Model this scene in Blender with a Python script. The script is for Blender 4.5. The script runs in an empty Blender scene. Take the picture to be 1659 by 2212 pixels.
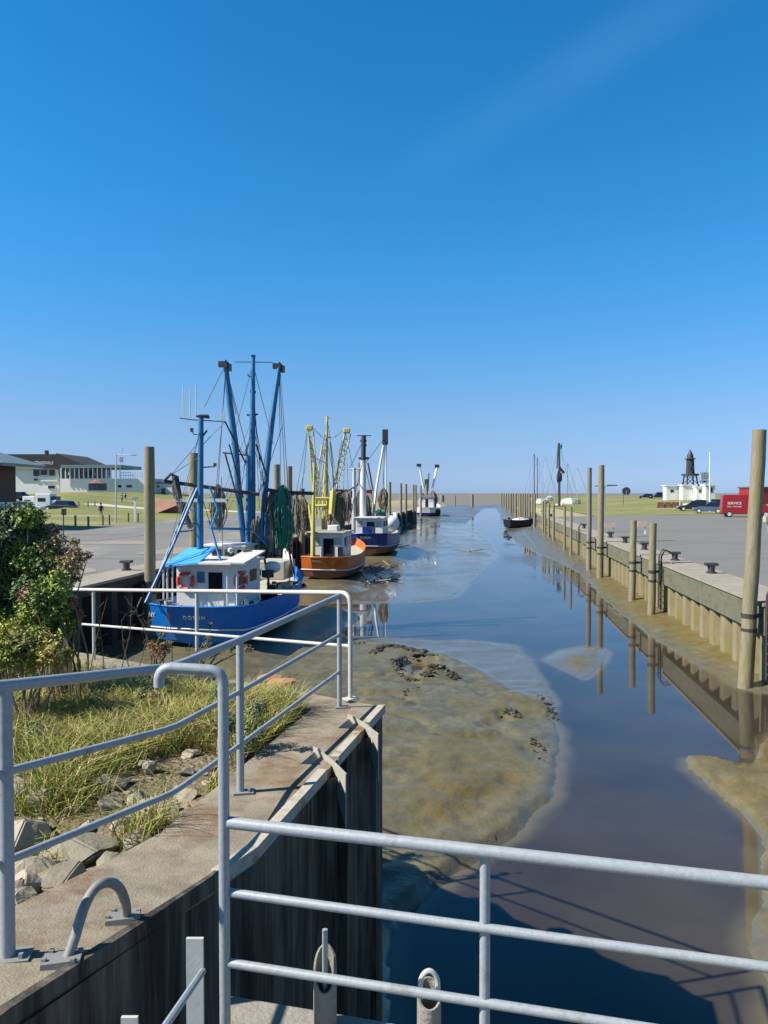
import bpy, bmesh, math, random
import numpy as np
from mathutils import Vector, Matrix, noise as mnoise
R = math.radians
random.seed(7); np.random.seed(7)
SC = bpy.context.scene
COL = SC.collection

# ------------------------------------------------------------------ camera, sky, sun, exposure
F, CXP, CYP, HZ = 1660.0, 829.5, 1106.0, 1065.0       # focal length and centre of the view, in 1659 x 2212 units
PITCH = math.atan((CYP-HZ)/F)
CAMZ = 5.3
cd = bpy.data.cameras.new("camera"); cam = bpy.data.objects.new("camera", cd); COL.objects.link(cam)
cam.location = (0, 0, CAMZ); cam.rotation_euler = (math.pi/2-PITCH, 0, 0)
cd.sensor_fit = 'VERTICAL'; cd.sensor_height = 36.0; cd.lens = 36.0*F/2212.0
cd.clip_start = 0.05; cd.clip_end = 30000
SC.camera = cam
SUN_AZ = math.atan2(-0.972, -0.235)                    # clockwise from +Y
SUN_EL = R(43.5)
w = bpy.data.worlds.new("World"); SC.world = w; w.use_nodes = True
wn = w.node_tree.nodes; wl = w.node_tree.links
bg = wn['Background']; sky = wn.new('ShaderNodeTexSky'); sky.sky_type = 'NISHITA'
sky.sun_disc = False; sky.sun_elevation = SUN_EL; sky.sun_rotation = SUN_AZ
sky.altitude = 0; sky.air_density = 1.0; sky.dust_density = 0.3; sky.ozone_density = 1.5
# sky graded by elevation: deeper blue in view, unseen zenith dimmed to weaken fill
wtc = wn.new('ShaderNodeTexCoord'); wsx = wn.new('ShaderNodeSeparateXYZ'); wl.new(wtc.outputs['Generated'], wsx.inputs[0])
wr = wn.new('ShaderNodeValToRGB'); wr.color_ramp.interpolation = 'LINEAR'
SKYGRADE = [(0.0,(.55,.86,1.78)),(.04,(.55,.77,1.40)),(.10,(.60,.865,1.28)),(.155,(.52,.97,1.41)),(.21,(.40,1.04,1.51)),(.285,(.30,1.11,1.64)),(.36,(.23,1.14,1.67)),(.53,(.16,1.12,1.70)),(.72,(.22,.55,.78)),(.9,(.24,.44,.6))]
el = wr.color_ramp.elements; el[0].position = 0; el[1].position = .9
for z_, c_ in SKYGRADE[1:-1]: el.new(z_)
for e_, (z_, c_) in zip(el, SKYGRADE): e_.position = z_; e_.color = (c_[0]/2, c_[1]/2, c_[2]/2, 1)
wl.new(wsx.outputs['Z'], wr.inputs['Fac'])
wm = wn.new('ShaderNodeMixRGB'); wm.blend_type = 'MULTIPLY'; wm.inputs['Fac'].default_value = 1; wl.new(sky.outputs[0], wm.inputs['Color1']); wl.new(wr.outputs[0], wm.inputs['Color2'])
wv = wn.new('ShaderNodeVectorMath'); wv.operation = 'DOT_PRODUCT'; wv.inputs[1].default_value = (.495, .319, -.808); wl.new(wtc.outputs['Generated'], wv.inputs[0])   # one faint band of high cirrus
wz = wn.new('ShaderNodeTexNoise'); wz.inputs['Scale'].default_value = 5; wz.inputs['Detail'].default_value = 5; wl.new(wtc.outputs['Generated'], wz.inputs['Vector'])
wa = wn.new('ShaderNodeMath'); wa.operation = 'ABSOLUTE'; wl.new(wv.outputs['Value'], wa.inputs[0])
wq = wn.new('ShaderNodeMapRange'); wq.interpolation_type = 'SMOOTHSTEP'; wq.inputs[1].default_value = .045; wq.inputs[2].default_value = .0; wq.inputs[4].default_value = .07; wl.new(wa.outputs[0], wq.inputs[0])
wx = wn.new('ShaderNodeMapRange'); wx.inputs[1].default_value = -.05; wx.inputs[2].default_value = .25; wl.new(wsx.outputs['X'], wx.inputs[0]); wy = wn.new('ShaderNodeMath'); wy.operation = 'MULTIPLY'; wl.new(wq.outputs[0], wy.inputs[0]); wl.new(wx.outputs[0], wy.inputs[1])
wk = wn.new('ShaderNodeMath'); wk.operation = 'MULTIPLY'; wl.new(wy.outputs[0], wk.inputs[0]); wl.new(wz.outputs['Fac'], wk.inputs[1])
wc = wn.new('ShaderNodeMixRGB'); wc.inputs['Color2'].default_value = (2.2,4.6,6.6,1); wl.new(wk.outputs[0], wc.inputs['Fac']); wl.new(wm.outputs[0], wc.inputs['Color1'])
wl.new(wc.outputs[0], bg.inputs['Color']); EXPO = 0.82; bg.inputs['Strength'].default_value = 0.105*2*2**-EXPO
sd = bpy.data.lights.new("sun", 'SUN'); sun = bpy.data.objects.new("sun", sd); COL.objects.link(sun)
sd.energy = 4.8; sd.angle = R(0.53); sd.color = (1.0, 0.94, 0.85)
sv = Vector((math.sin(SUN_AZ)*math.cos(SUN_EL), math.cos(SUN_AZ)*math.cos(SUN_EL), math.sin(SUN_EL)))
sun.rotation_euler = (-sv).to_track_quat('-Z', 'Y').to_euler(); sun.location = (-30, -10, 40)
SC.view_settings.view_transform = 'Standard'; SC.view_settings.look = 'None'
SC.view_settings.exposure = EXPO; SC.view_settings.gamma = 1.0; SC.view_settings.use_curve_mapping = False

# ------------------------------------------------------------------ helpers
TH = R(7.4); CT, ST = math.cos(TH), math.sin(TH)
def K(s, t, z=0.0):                                    # harbour frame: s across, t along the basin
    return Vector((s*CT+t*ST, t*CT-s*ST, z))
def Kinv(x, y): return (x*CT-y*ST, y*CT+x*ST)
def ray(px, py):
    u = (px-CXP)/F; v = (CYP-py)/F
    return Vector((u, math.cos(PITCH)+v*math.sin(PITCH), -math.sin(PITCH)+v*math.cos(PITCH)))
def G(px, py, z=0.0):                                  # where a bearing meets a level
    d = ray(px, py); k = (z-CAMZ)/d.z
    return Vector((d.x*k, d.y*k, z))
def W(px, py, y):                                      # point along a bearing at a distance
    d = ray(px, py); k = y/d.y
    return Vector((d.x*k, y, CAMZ+d.z*k))
def Tat(px, s):                                        # t of a thing at lateral s seen at px
    u = (px-CXP)/F
    return s*(CT+u*ST)/(u*CT-ST)

class MB:
    def __init__(self): self.v = []; self.f = []
    def add(self, vs, fs):
        b = len(self.v); self.v += [tuple(p) for p in vs]; self.f += [tuple(i+b for i in q) for q in fs]; return self
    def box(self, c, d, rz=0, rx=0, ry=0):
        m = Matrix.Rotation(rz, 3, 'Z') @ Matrix.Rotation(ry, 3, 'Y') @ Matrix.Rotation(rx, 3, 'X'); c = Vector(c)
        vs = [c + m @ Vector((x*d[0]/2, y*d[1]/2, z*d[2]/2)) for z in (-1, 1) for y in (-1, 1) for x in (-1, 1)]
        return self.add(vs, [(0,2,3,1),(4,5,7,6),(0,1,5,4),(2,6,7,3),(0,4,6,2),(1,3,7,5)])
    def bar(self, a, b, wd, th):                       # rectangular bar from a to b
        a = Vector(a); b = Vector(b); d = (b-a).normalized()
        up = Vector((0,0,1)) if abs(d.z) < .9 else Vector((0,1,0))
        s = d.cross(up).normalized(); u = s.cross(d).normalized()
        vs = [p + s*i*wd/2 + u*j*th/2 for p in (a, b) for i, j in ((-1,-1),(1,-1),(1,1),(-1,1))]
        return self.add(vs, [(0,1,2,3),(7,6,5,4),(0,4,5,1),(1,5,6,2),(2,6,7,3),(3,7,4,0)])
    def tube(self, pts, r, n=8, r2=None, cap=True):
        pts = [Vector(p) for p in pts]; m = len(pts)
        rs = r if isinstance(r, (list, tuple)) else [r + ((r2 if r2 is not None else r)-r)*i/(m-1) for i in range(m)]
        vs = []; pu = None
        for i, p in enumerate(pts):
            if i == 0: d = pts[1]-p
            elif i == m-1: d = p-pts[i-1]
            else: d = (pts[i+1]-p).normalized()+(p-pts[i-1]).normalized()
            d.normalize()
            if pu is None:
                up = Vector((0,0,1)) if abs(d.z) < .9 else Vector((1,0,0)); s = d.cross(up).normalized()
            else:
                s = pu - d*pu.dot(d); s = s.normalized()
            pu = s; u = s.cross(d)
            for k in range(n):
                a = 2*math.pi*k/n; vs.append(p+s*math.cos(a)*rs[i]+u*math.sin(a)*rs[i])
        fs = [(i*n+k, i*n+(k+1)%n, (i+1)*n+(k+1)%n, (i+1)*n+k) for i in range(m-1) for k in range(n)]
        if cap: fs += [tuple(range(n))[::-1], tuple((m-1)*n+k for k in range(n))]
        return self.add(vs, fs)
    def prism(self, poly, z0, z1):                     # polygon in plan (x, y), z0/z1 numbers or per-vertex lists
        n = len(poly); a = z0 if hasattr(z0, '__len__') else [z0]*n; b = z1 if hasattr(z1, '__len__') else [z1]*n
        vs = [(p[0], p[1], a[i]) for i, p in enumerate(poly)]+[(p[0], p[1], b[i]) for i, p in enumerate(poly)]
        return self.add(vs, [tuple(range(n))[::-1], tuple(range(n, 2*n))]+[(i, (i+1) % n, n+(i+1) % n, n+i) for i in range(n)])
    def ext(self, poly, a, b):                         # 3-D polygon extruded along vector: poly of Vectors, offsets a..b
        n = len(poly)
        return self.add([p+a for p in poly]+[p+b for p in poly], [tuple(range(n))[::-1], tuple(range(n, 2*n))]+[(i, (i+1) % n, n+(i+1) % n, n+i) for i in range(n)])
    def rock(self, c, r, seed=0, sc=(1,1,1), n=13):    # broken angular stone
        rg_ = random.Random(seed); bm = bmesh.new()
        for i in range(n):
            v = Vector((rg_.gauss(0,1), rg_.gauss(0,1), rg_.gauss(0,1))).normalized()*rg_.uniform(.82,1.1); bm.verts.new((v.x*sc[0], v.y*sc[1], v.z*sc[2]))
        bmesh.ops.convex_hull(bm, input=bm.verts[:]); bmesh.ops.delete(bm, geom=[v for v in bm.verts if not v.link_faces], context='VERTS')
        bmesh.ops.bevel(bm, geom=bm.edges[:], offset=.07, segments=2, affect='EDGES', clamp_overlap=True); bmesh.ops.triangulate(bm, faces=bm.faces[:]); bmesh.ops.subdivide_edges(bm, edges=bm.edges[:], cuts=1, use_grid_fill=True)
        bm.verts.index_update(); rz = rg_.uniform(0, 6); cz, sz = math.cos(rz), math.sin(rz); vs = []
        for v in bm.verts:
            k = r*(1+.09*mnoise.noise(v.co*2.6+Vector((seed, 0, 0)))); x, y = v.co.x*k, v.co.y*k; vs.append((c[0]+x*cz-y*sz, c[1]+x*sz+y*cz, c[2]+v.co.z*k))
        self.add(vs, [[v.index for v in f.verts] for f in bm.faces]); bm.free(); return self
    def blob(self, c, r, seed=0, amp=.25, sub=2, sc=(1,1,1), freq=1.3):
        bm = bmesh.new(); bmesh.ops.create_icosphere(bm, subdivisions=sub, radius=1)
        c = Vector(c); off = Vector((seed*3.1, seed*1.7, seed*.9)); vs = []
        for v in bm.verts:
            k = 1+amp*2*mnoise.noise(v.co*freq+off); vs.append((c.x+v.co.x*k*r*sc[0], c.y+v.co.y*k*r*sc[1], c.z+v.co.z*k*r*sc[2]))
        self.add(vs, [[v.index for v in f.verts] for f in bm.faces]); bm.free(); return self

MTX = {}
def tag(o, label=None, cat=None, group=None, kind=None):
    if label: o['label'] = label
    if cat: o['category'] = cat
    if group: o['group'] = group
    if kind: o['kind'] = kind
    return o
def thing(name, label, cat, loc=(0,0,0), rz=0.0, group=None):
    o = bpy.data.objects.new(name, None); o.empty_display_size = .2; COL.objects.link(o)
    o.location = loc; o.rotation_euler = (0, 0, rz); tag(o, label, cat, group)
    MTX[o] = Matrix.Translation(Vector(loc)) @ Matrix.Rotation(rz, 4, 'Z'); return o
def build(name, mb, m, parent=None, smooth=False, local=False, bevel=0.0, angle=40, attrs=None, label=None):
    me = bpy.data.meshes.new(name); vs = mb.v
    base = None
    if parent is not None and not local:
        p = parent
        while p.parent is not None: p = p.parent
        inv = MTX[p].inverted(); vs = [tuple(inv @ Vector(q)) for q in vs]
    me.from_pydata([tuple(q) for q in vs], [], mb.f); me.update()
    if smooth:
        me.polygons.foreach_set('use_smooth', [True]*len(me.polygons))
        me.set_sharp_from_angle(angle=R(angle))
    me.materials.append(m); o = bpy.data.objects.new(name, me); COL.objects.link(o)
    if parent is not None: o.parent = parent
    if bevel:
        b = o.modifiers.new('bevel', 'BEVEL'); b.width = bevel; b.segments = 2; b.limit_method = 'ANGLE'; b.angle_limit = R(40)
    if label: o['label'] = label
    return o
def one(name, mb, m, label, cat, group=None, smooth=False, bevel=0, angle=40):    # a thing that is one mesh, origin at its base
    v = np.array([list(q) for q in mb.v]); c = (v.min(0)+v.max(0))/2; c[2] = v[:,2].min()
    mb.v = [tuple(q) for q in (v-c)]
    o = build(name, mb, m, None, smooth, bevel=bevel, angle=angle); o.location = c; tag(o, label, cat, group); return o
def struct(name, mb, m, smooth=False): return tag(build(name, mb, m, None, smooth), kind='structure')
def copy_tree(o, parent=None):
    c = o.copy(); COL.objects.link(c)
    if parent is not None: c.parent = parent
    for ch in list(o.children): copy_tree(ch, c)
    return c

# ------------------------------------------------------------------ materials
def mat(name, col, rough=.6, metal=0.0, col2=None, scale=4.0, amt=.5, bump=0.0, bscale=None, coat=0.0, stretch=(1,1,1), detail=6, spec=.5, col3=None, scale3=.6, thr3=(.5,.62), attr=None):
    m = bpy.data.materials.new(name); m.use_nodes = True; n = m.node_tree.nodes; l = m.node_tree.links
    p = n['Principled BSDF']; p.inputs['Roughness'].default_value = rough; p.inputs['Metallic'].default_value = metal
    p.inputs['Specular IOR Level'].default_value = spec
    p.inputs['Base Color'].default_value = (*col, 1)
    tc = n.new('ShaderNodeTexCoord'); mp = n.new('ShaderNodeMapping'); mp.inputs['Scale'].default_value = stretch
    geo = n.new('ShaderNodeNewGeometry'); l.new(geo.outputs['Position'], mp.inputs['Vector'])
    out = None
    if col2 is not None:
        nz = n.new('ShaderNodeTexNoise'); nz.inputs['Scale'].default_value = scale; nz.inputs['Detail'].default_value = detail; nz.inputs['Roughness'].default_value = .65
        l.new(mp.outputs[0], nz.inputs['Vector'])
        cr = n.new('ShaderNodeValToRGB'); cr.color_ramp.elements[0].position = .5-amt*.4; cr.color_ramp.elements[1].position = .5+amt*.4
        cr.color_ramp.elements[0].color = (*col, 1); cr.color_ramp.elements[1].color = (*col2, 1)
        l.new(nz.outputs['Fac'], cr.inputs['Fac']); out = cr.outputs['Color']
    if col3 is not None:
        nz = n.new('ShaderNodeTexNoise'); nz.inputs['Scale'].default_value = scale3; nz.inputs['Detail'].default_value = 8; nz.inputs['Roughness'].default_value = .7
        l.new(mp.outputs[0], nz.inputs['Vector'])
        mr = n.new('ShaderNodeMapRange'); mr.inputs[1].default_value = thr3[0]; mr.inputs[2].default_value = thr3[1]
        l.new(nz.outputs['Fac'], mr.inputs[0]); mx = n.new('ShaderNodeMixRGB'); mx.inputs['Color2'].default_value = (*col3, 1)
        if out is not None: l.new(out, mx.inputs['Color1'])
        else: mx.inputs['Color1'].default_value = (*col, 1)
        l.new(mr.outputs[0], mx.inputs['Fac']); out = mx.outputs['Color']
    if attr:                                           # leaf-by-leaf colour of the foliage
        at = n.new('ShaderNodeAttribute'); at.attribute_name = attr; out = at.outputs['Color']
    if out is not None: l.new(out, p.inputs['Base Color'])
    if coat: p.inputs['Coat Weight'].default_value = coat; p.inputs['Coat Roughness'].default_value = .08
    if bump:
        nb = n.new('ShaderNodeTexNoise'); nb.inputs['Scale'].default_value = bscale or scale*3; nb.inputs['Detail'].default_value = 8
        l.new(mp.outputs[0], nb.inputs['Vector']); b = n.new('ShaderNodeBump'); b.inputs['Strength'].default_value = 1.0; b.inputs['Distance'].default_value = bump
        l.new(nb.outputs['Fac'], b.inputs['Height']); l.new(b.outputs[0], p.inputs['Normal'])
    return m
M = {}
M['galv'] = mat('galvanised', (.24,.27,.285), .5, .1, (.35,.37,.38), 60, .6, .0006, 150, col3=(.20,.19,.175), scale3=7, thr3=(.56,.72))
M['galvpale'] = mat('galvanised_pale', (.42,.42,.39), .55, .05, (.52,.52,.48), 30, .6, .0005, 90)
M['dull'] = mat('dull_steel', (.17,.17,.16), .6, .1, (.26,.26,.24), 30, .8, .0006, 90)
M['concrete'] = mat('coping_concrete', (.12,.10,.07), .9, 0, (.33,.28,.20), 5, .7, .005, 80, col3=(.15,.085,.035), scale3=1.9, thr3=(.50,.66))
M['concrete2'] = mat('ledge_concrete', (.17,.155,.125), .9, 0, (.31,.285,.235), 14, .9, .006, 60)
M['rim'] = mat('rim_steel', (.33,.29,.23), .8, 0, (.48,.44,.37), 14, .9, .003, 60, col3=(.25,.15,.04), scale3=4)
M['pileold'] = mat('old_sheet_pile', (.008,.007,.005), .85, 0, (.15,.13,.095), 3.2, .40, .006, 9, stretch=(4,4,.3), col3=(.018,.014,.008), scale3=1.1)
M['plate'] = mat('lit_plate', (.26,.24,.20), .8, 0, (.40,.37,.31), 12, .9, .004, 40)  # same pile steel made pale: its sunlit look is put into the colour
M['quayconc'] = mat('quay_edge_concrete', (.20,.18,.14), .9, 0, (.33,.29,.235), 1.6, .8, .004, 20)
M['beam'] = mat('quay_beam', (.085,.088,.052), .85, 0, (.17,.16,.11), 5, .9, .006, 20, stretch=(1,1,3), col3=(.08,.10,.04), scale3=1.3)
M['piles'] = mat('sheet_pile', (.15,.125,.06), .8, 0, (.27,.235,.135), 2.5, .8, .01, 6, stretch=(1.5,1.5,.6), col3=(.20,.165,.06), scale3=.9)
M['pilesshade'] = mat('sheet_pile_shaded', (.016,.015,.012), .85, 0, (.05,.045,.038), 2.5, .8, .01, 6, stretch=(2,2,.3))  # near-black copy: the left quay's shade is put into the colour
M['wood'] = mat('weathered_timber', (.13,.11,.065), .85, 0, (.30,.26,.17), 4, .8, .014, 12, stretch=(4,4,.5), col3=(.20,.175,.05), scale3=1.3, thr3=(.5,.66))
M['wooddark'] = mat('timber_dark', (.15,.13,.10), .85, 0, (.27,.24,.19), 5, .9, .012, 12, stretch=(3,3,.5))
M['iron'] = mat('cast_iron', (.03,.03,.035), .6, .2, (.07,.06,.06), 8, .8)
M['asphalt'] = mat('asphalt', (.135,.132,.12), .9, 0, (.18,.175,.16), .35, .9, .004, 40, stretch=(1,.35,1), col3=(.26,.24,.21), scale3=.13, thr3=(.52,.66))
M['asphaltR'] = mat('asphalt_right', (.135,.133,.12), .9, 0, (.17,.166,.15), .5, .9, .004, 40, stretch=(.4,1,1), col3=(.135,.132,.122), scale3=.12)
M['road'] = mat('pale_path', (.42,.38,.31), .9, 0, (.52,.47,.38), .5)
M['field'] = mat('field_grass', (.10,.125,.022), .9, 0, (.20,.20,.05), .25, .8, .02, 6, stretch=(1,2.2,1), col3=(.26,.22,.09), scale3=.05)
M['marsh'] = mat('salt_marsh', (.26,.22,.11), .9, 0, (.36,.30,.17), .1, .8, .02, 3, stretch=(1,.5,1), col3=(.17,.20,.06), scale3=.03)
M['earth'] = mat('bank_earth', (.11,.08,.045), .95, 0, (.34,.28,.18), 9, .8, .08, 22, col3=(.14,.12,.045), scale3=1.2, thr3=(.45,.55))
M['rock'] = mat('riprap_rock', (.22,.185,.125), .85, 0, (.42,.36,.26), 5, .8, .02, 14, col3=(.15,.14,.11), scale3=1.6)
M['rock2'] = mat('riprap_rock_grey', (.13,.115,.08), .85, 0, (.28,.25,.18), 5, .8, .02, 14)
M['brick'] = mat('red_stone', (.28,.11,.06), .85, 0, (.40,.2,.12), 7, .8, .01, 20)
M['leaf'] = mat('leaf', (.1,.15,.03), .55, attr='Col')
M['twig'] = mat('twig', (.16,.12,.07), .8)
M['weed'] = mat('seaweed', (.018,.018,.014), .6, 0, (.07,.055,.03), 12, .8)
M['blue'] = mat('hull_blue', (.003,.14,.46), .5, 0, (.004,.16,.53), 1.2, .8, col3=(.01,.12,.40), scale3=2.2, spec=.3)
M['skyblue'] = mat('mast_blue', (.012,.11,.26), .5, 0, (.025,.17,.33), 4, .8)
M['lightblue'] = mat('rail_light_blue', (.04,.24,.40), .45)
M['white'] = mat('white_paint', (.56,.56,.54), .45, 0, (.66,.66,.64), 1.5, .8, col3=(.42,.37,.30), scale3=3, thr3=(.58,.75))
M['cream'] = mat('cream', (.40,.37,.29), .6)
M['orange'] = mat('hull_orange', (.45,.10,.012), .5, 0, (.52,.13,.02), 2, .8, col3=(.26,.06,.01), scale3=2)
M['yellow'] = mat('mast_yellow', (.50,.42,.07), .5, 0, (.58,.50,.14), 4, .8)
M['navy'] = mat('hull_navy', (.004,.022,.13), .4, 0, (.006,.03,.17), 2, .8)
M['bottomred'] = mat('bottom_red', (.12,.035,.02), .7, 0, (.17,.08,.05), 2, .8)
M['black'] = mat('black_paint', (.015,.017,.022), .4)
M['rubber'] = mat('tyre', (.02,.02,.02), .8)
M['darkglass'] = mat('dark_glass', (.012,.015,.02), .08)
M['glass'] = mat('window_glass', (.05,.07,.09), .08)
M['red'] = mat('ring_red', (.62,.06,.03), .5)
M['vanred'] = mat('van_red', (.26,.006,.01), .35, coat=.3)
M['carblue'] = mat('car_blue', (.08,.14,.24), .3, .3, coat=.6)
M['cardark'] = mat('car_dark', (.02,.025,.035), .3, .2, coat=.6)
M['carwhite'] = mat('car_white', (.72,.73,.74), .3, coat=.5)
M['netgreen'] = mat('net_green', (.02,.14,.09), .9, 0, (.06,.28,.18), 9, .9, .05, 16, stretch=(2,2,.6))
M['netbrown'] = mat('net_brown', (.09,.075,.06), .95, 0, (.27,.22,.17), 7, .9, .05, 14, stretch=(2,2,.6))
M['rope'] = mat('rope', (.20,.19,.17), .9)
M['wire'] = mat('wire', (.10,.11,.12), .6)
M['roofdark'] = mat('roof_dark', (.028,.026,.03), .85, 0, (.045,.042,.046), 1, .8, stretch=(1,1,4))
M['roofteal'] = mat('roof_teal', (.13,.20,.22), .6)
M['brownwall'] = mat('brown_wall', (.09,.05,.035), .8)
M['render'] = mat('white_render', (.68,.67,.62), .8, 0, (.76,.75,.70), .8)
M['rust'] = mat('rusty_planter', (.17,.07,.04), .85, 0, (.26,.13,.08), 3, .8)
M['reddirt'] = mat('red_brick_bank', (.30,.15,.10), .9, 0, (.38,.21,.15), .8)
M['pink'] = mat('pale_board', (.62,.40,.29), .7, 0, (.70,.50,.38), 4)
M['container'] = mat('container_blue', (.02,.06,.14), .5, 0, (.03,.08,.18), 2)
M['tarp'] = mat('tarp_white', (.75,.75,.76), .6)
M['skin'] = mat('skin', (.5,.3,.22), .6)
M['cloth'] = mat('dark_cloth', (.02,.02,.03), .9)
M['clothl'] = mat('light_cloth', (.45,.4,.38), .9)
M['lamp'] = mat('tail_lamp', (.6,.1,.08), .3)

# water: turbid, smooth
mw = bpy.data.materials.new('harbour_water'); mw.use_nodes = True; n = mw.node_tree.nodes; l = mw.node_tree.links
p = n['Principled BSDF']; p.inputs['Base Color'].default_value = (.075,.062,.055,1); p.inputs['Roughness'].default_value = .03; p.inputs['IOR'].default_value = 1.45
geo = n.new('ShaderNodeNewGeometry'); 
n1 = n.new('ShaderNodeTexNoise'); n1.inputs['Scale'].default_value = 3.5; n1.inputs['Detail'].default_value = 5
n2 = n.new('ShaderNodeTexNoise'); n2.inputs['Scale'].default_value = .09; n2.inputs['Detail'].default_value = 3
l.new(geo.outputs['Position'], n1.inputs['Vector']); l.new(geo.outputs['Position'], n2.inputs['Vector'])
mr = n.new('ShaderNodeMapRange'); mr.inputs[1].default_value = .44; mr.inputs[2].default_value = .58; mr.inputs[3].default_value = .0; mr.inputs[4].default_value = .02
l.new(n2.outputs['Fac'], mr.inputs[0])
sx = n.new('ShaderNodeSeparateXYZ'); l.new(geo.outputs['Position'], sx.inputs[0])
my = n.new('ShaderNodeMapRange'); my.inputs[1].default_value = 36; my.inputs[2].default_value = 55; my.inputs[3].default_value = .0; my.inputs[4].default_value = 1
l.new(sx.outputs['Y'], my.inputs[0]); mm = n.new('ShaderNodeMath'); mm.operation = 'MULTIPLY'; l.new(my.outputs[0], mm.inputs[0]); l.new(mr.outputs[0], mm.inputs[1])
ma = n.new('ShaderNodeMath'); ma.operation = 'ADD'; ma.inputs[1].default_value = .0004; l.new(mm.outputs[0], ma.inputs[0])
b = n.new('ShaderNodeBump'); b.inputs['Strength'].default_value = 1; l.new(ma.outputs[0], b.inputs['Distance']); l.new(n1.outputs['Fac'], b.inputs['Height']); l.new(b.outputs[0], p.inputs['Normal'])
nc = n.new('ShaderNodeTexNoise'); nc.inputs['Scale'].default_value = .35; nc.inputs['Detail'].default_value = 3; l.new(geo.outputs['Position'], nc.inputs['Vector'])
cr = n.new('ShaderNodeValToRGB'); cr.color_ramp.elements[0].position = .35; cr.color_ramp.elements[1].position = .65
cr.color_ramp.elements[0].color = (.032,.025,.019,1); cr.color_ramp.elements[1].color = (.052,.042,.031,1); l.new(nc.outputs['Fac'], cr.inputs['Fac'])
ad = n.new('ShaderNodeAttribute'); ad.attribute_name = 'depth'; mdp = n.new('ShaderNodeMapRange'); mdp.interpolation_type = 'SMOOTHSTEP'; mdp.inputs[1].default_value = .0; mdp.inputs[2].default_value = .08
l.new(ad.outputs['Fac'], mdp.inputs[0]); mdm = n.new('ShaderNodeMixRGB'); mdm.inputs['Color1'].default_value = (.11,.093,.055,1); l.new(mdp.outputs[0], mdm.inputs['Fac']); l.new(cr.outputs[0], mdm.inputs['Color2']); l.new(mdm.outputs[0], p.inputs['Base Color'])   # the silt shows through where it is shallow
M['water'] = mw
# mud: wetness and algae come as attributes of the ground itself
md = bpy.data.materials.new('harbour_mud'); md.use_nodes = True; n = md.node_tree.nodes; l = md.node_tree.links
p = n['Principled BSDF']; geo = n.new('ShaderNodeNewGeometry')
aw = n.new('ShaderNodeAttribute'); aw.attribute_name = 'wet'; ag = n.new('ShaderNodeAttribute'); ag.attribute_name = 'algae'
nz = n.new('ShaderNodeTexNoise'); nz.inputs['Scale'].default_value = 1.6; nz.inputs['Detail'].default_value = 9; nz.inputs['Roughness'].default_value = .7; l.new(geo.outputs['Position'], nz.inputs['Vector'])
cr = n.new('ShaderNodeValToRGB'); cr.color_ramp.elements[0].position = .3; cr.color_ramp.elements[1].position = .7
cr.color_ramp.elements[0].color = (.068,.060,.026,1); cr.color_ramp.elements[1].color = (.165,.145,.078,1); l.new(nz.outputs['Fac'], cr.inputs['Fac'])
nf = n.new('ShaderNodeTexNoise'); nf.inputs['Scale'].default_value = 14; nf.inputs['Detail'].default_value = 8; l.new(geo.outputs['Position'], nf.inputs['Vector'])
mu = n.new('ShaderNodeMapRange'); mu.inputs[1].default_value = .35; mu.inputs[2].default_value = .7; l.new(nf.outputs['Fac'], mu.inputs[0])
mm = n.new('ShaderNodeMath'); mm.operation = 'MULTIPLY'; l.new(ag.outputs['Fac'], mm.inputs[0]); l.new(mu.outputs[0], mm.inputs[1])
mx = n.new('ShaderNodeMixRGB'); mx.inputs['Color2'].default_value = (.145,.095,.006,1); l.new(cr.outputs[0], mx.inputs['Color1']); l.new(mm.outputs[0], mx.inputs['Fac'])
mx2 = n.new('ShaderNodeMixRGB'); mx2.inputs['Color2'].default_value = (.10,.092,.072,1); l.new(mx.outputs[0], mx2.inputs['Color1'])
mq = n.new('ShaderNodeMath'); mq.operation = 'MULTIPLY'; mq.inputs[1].default_value = .75; l.new(aw.outputs['Fac'], mq.inputs[0]); l.new(mq.outputs[0], mx2.inputs['Fac']); l.new(mx2.outputs[0], p.inputs['Base Color'])
mr = n.new('ShaderNodeMapRange'); mr.inputs[3].default_value = .42; mr.inputs[4].default_value = .12; l.new(aw.outputs['Fac'], mr.inputs[0]); l.new(mr.outputs[0], p.inputs['Roughness'])
md2 = n.new('ShaderNodeMapRange'); md2.inputs[3].default_value = .028; md2.inputs[4].default_value = .004; l.new(aw.outputs['Fac'], md2.inputs[0])
nb = n.new('ShaderNodeTexNoise'); nb.inputs['Scale'].default_value = 6; nb.inputs['Detail'].default_value = 9; l.new(geo.outputs['Position'], nb.inputs['Vector'])
b = n.new('ShaderNodeBump'); b.inputs['Strength'].default_value = 1; l.new(md2.outputs[0], b.inputs['Distance']); l.new(nb.outputs['Fac'], b.inputs['Height']); l.new(b.outputs[0], p.inputs['Normal'])
M['mud'] = md
M['farmud'] = mat('far_mudflat', (.14,.125,.10), .7, 0, (.19,.17,.14), .02, .8, .05, .5, stretch=(.3,1,1))

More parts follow.
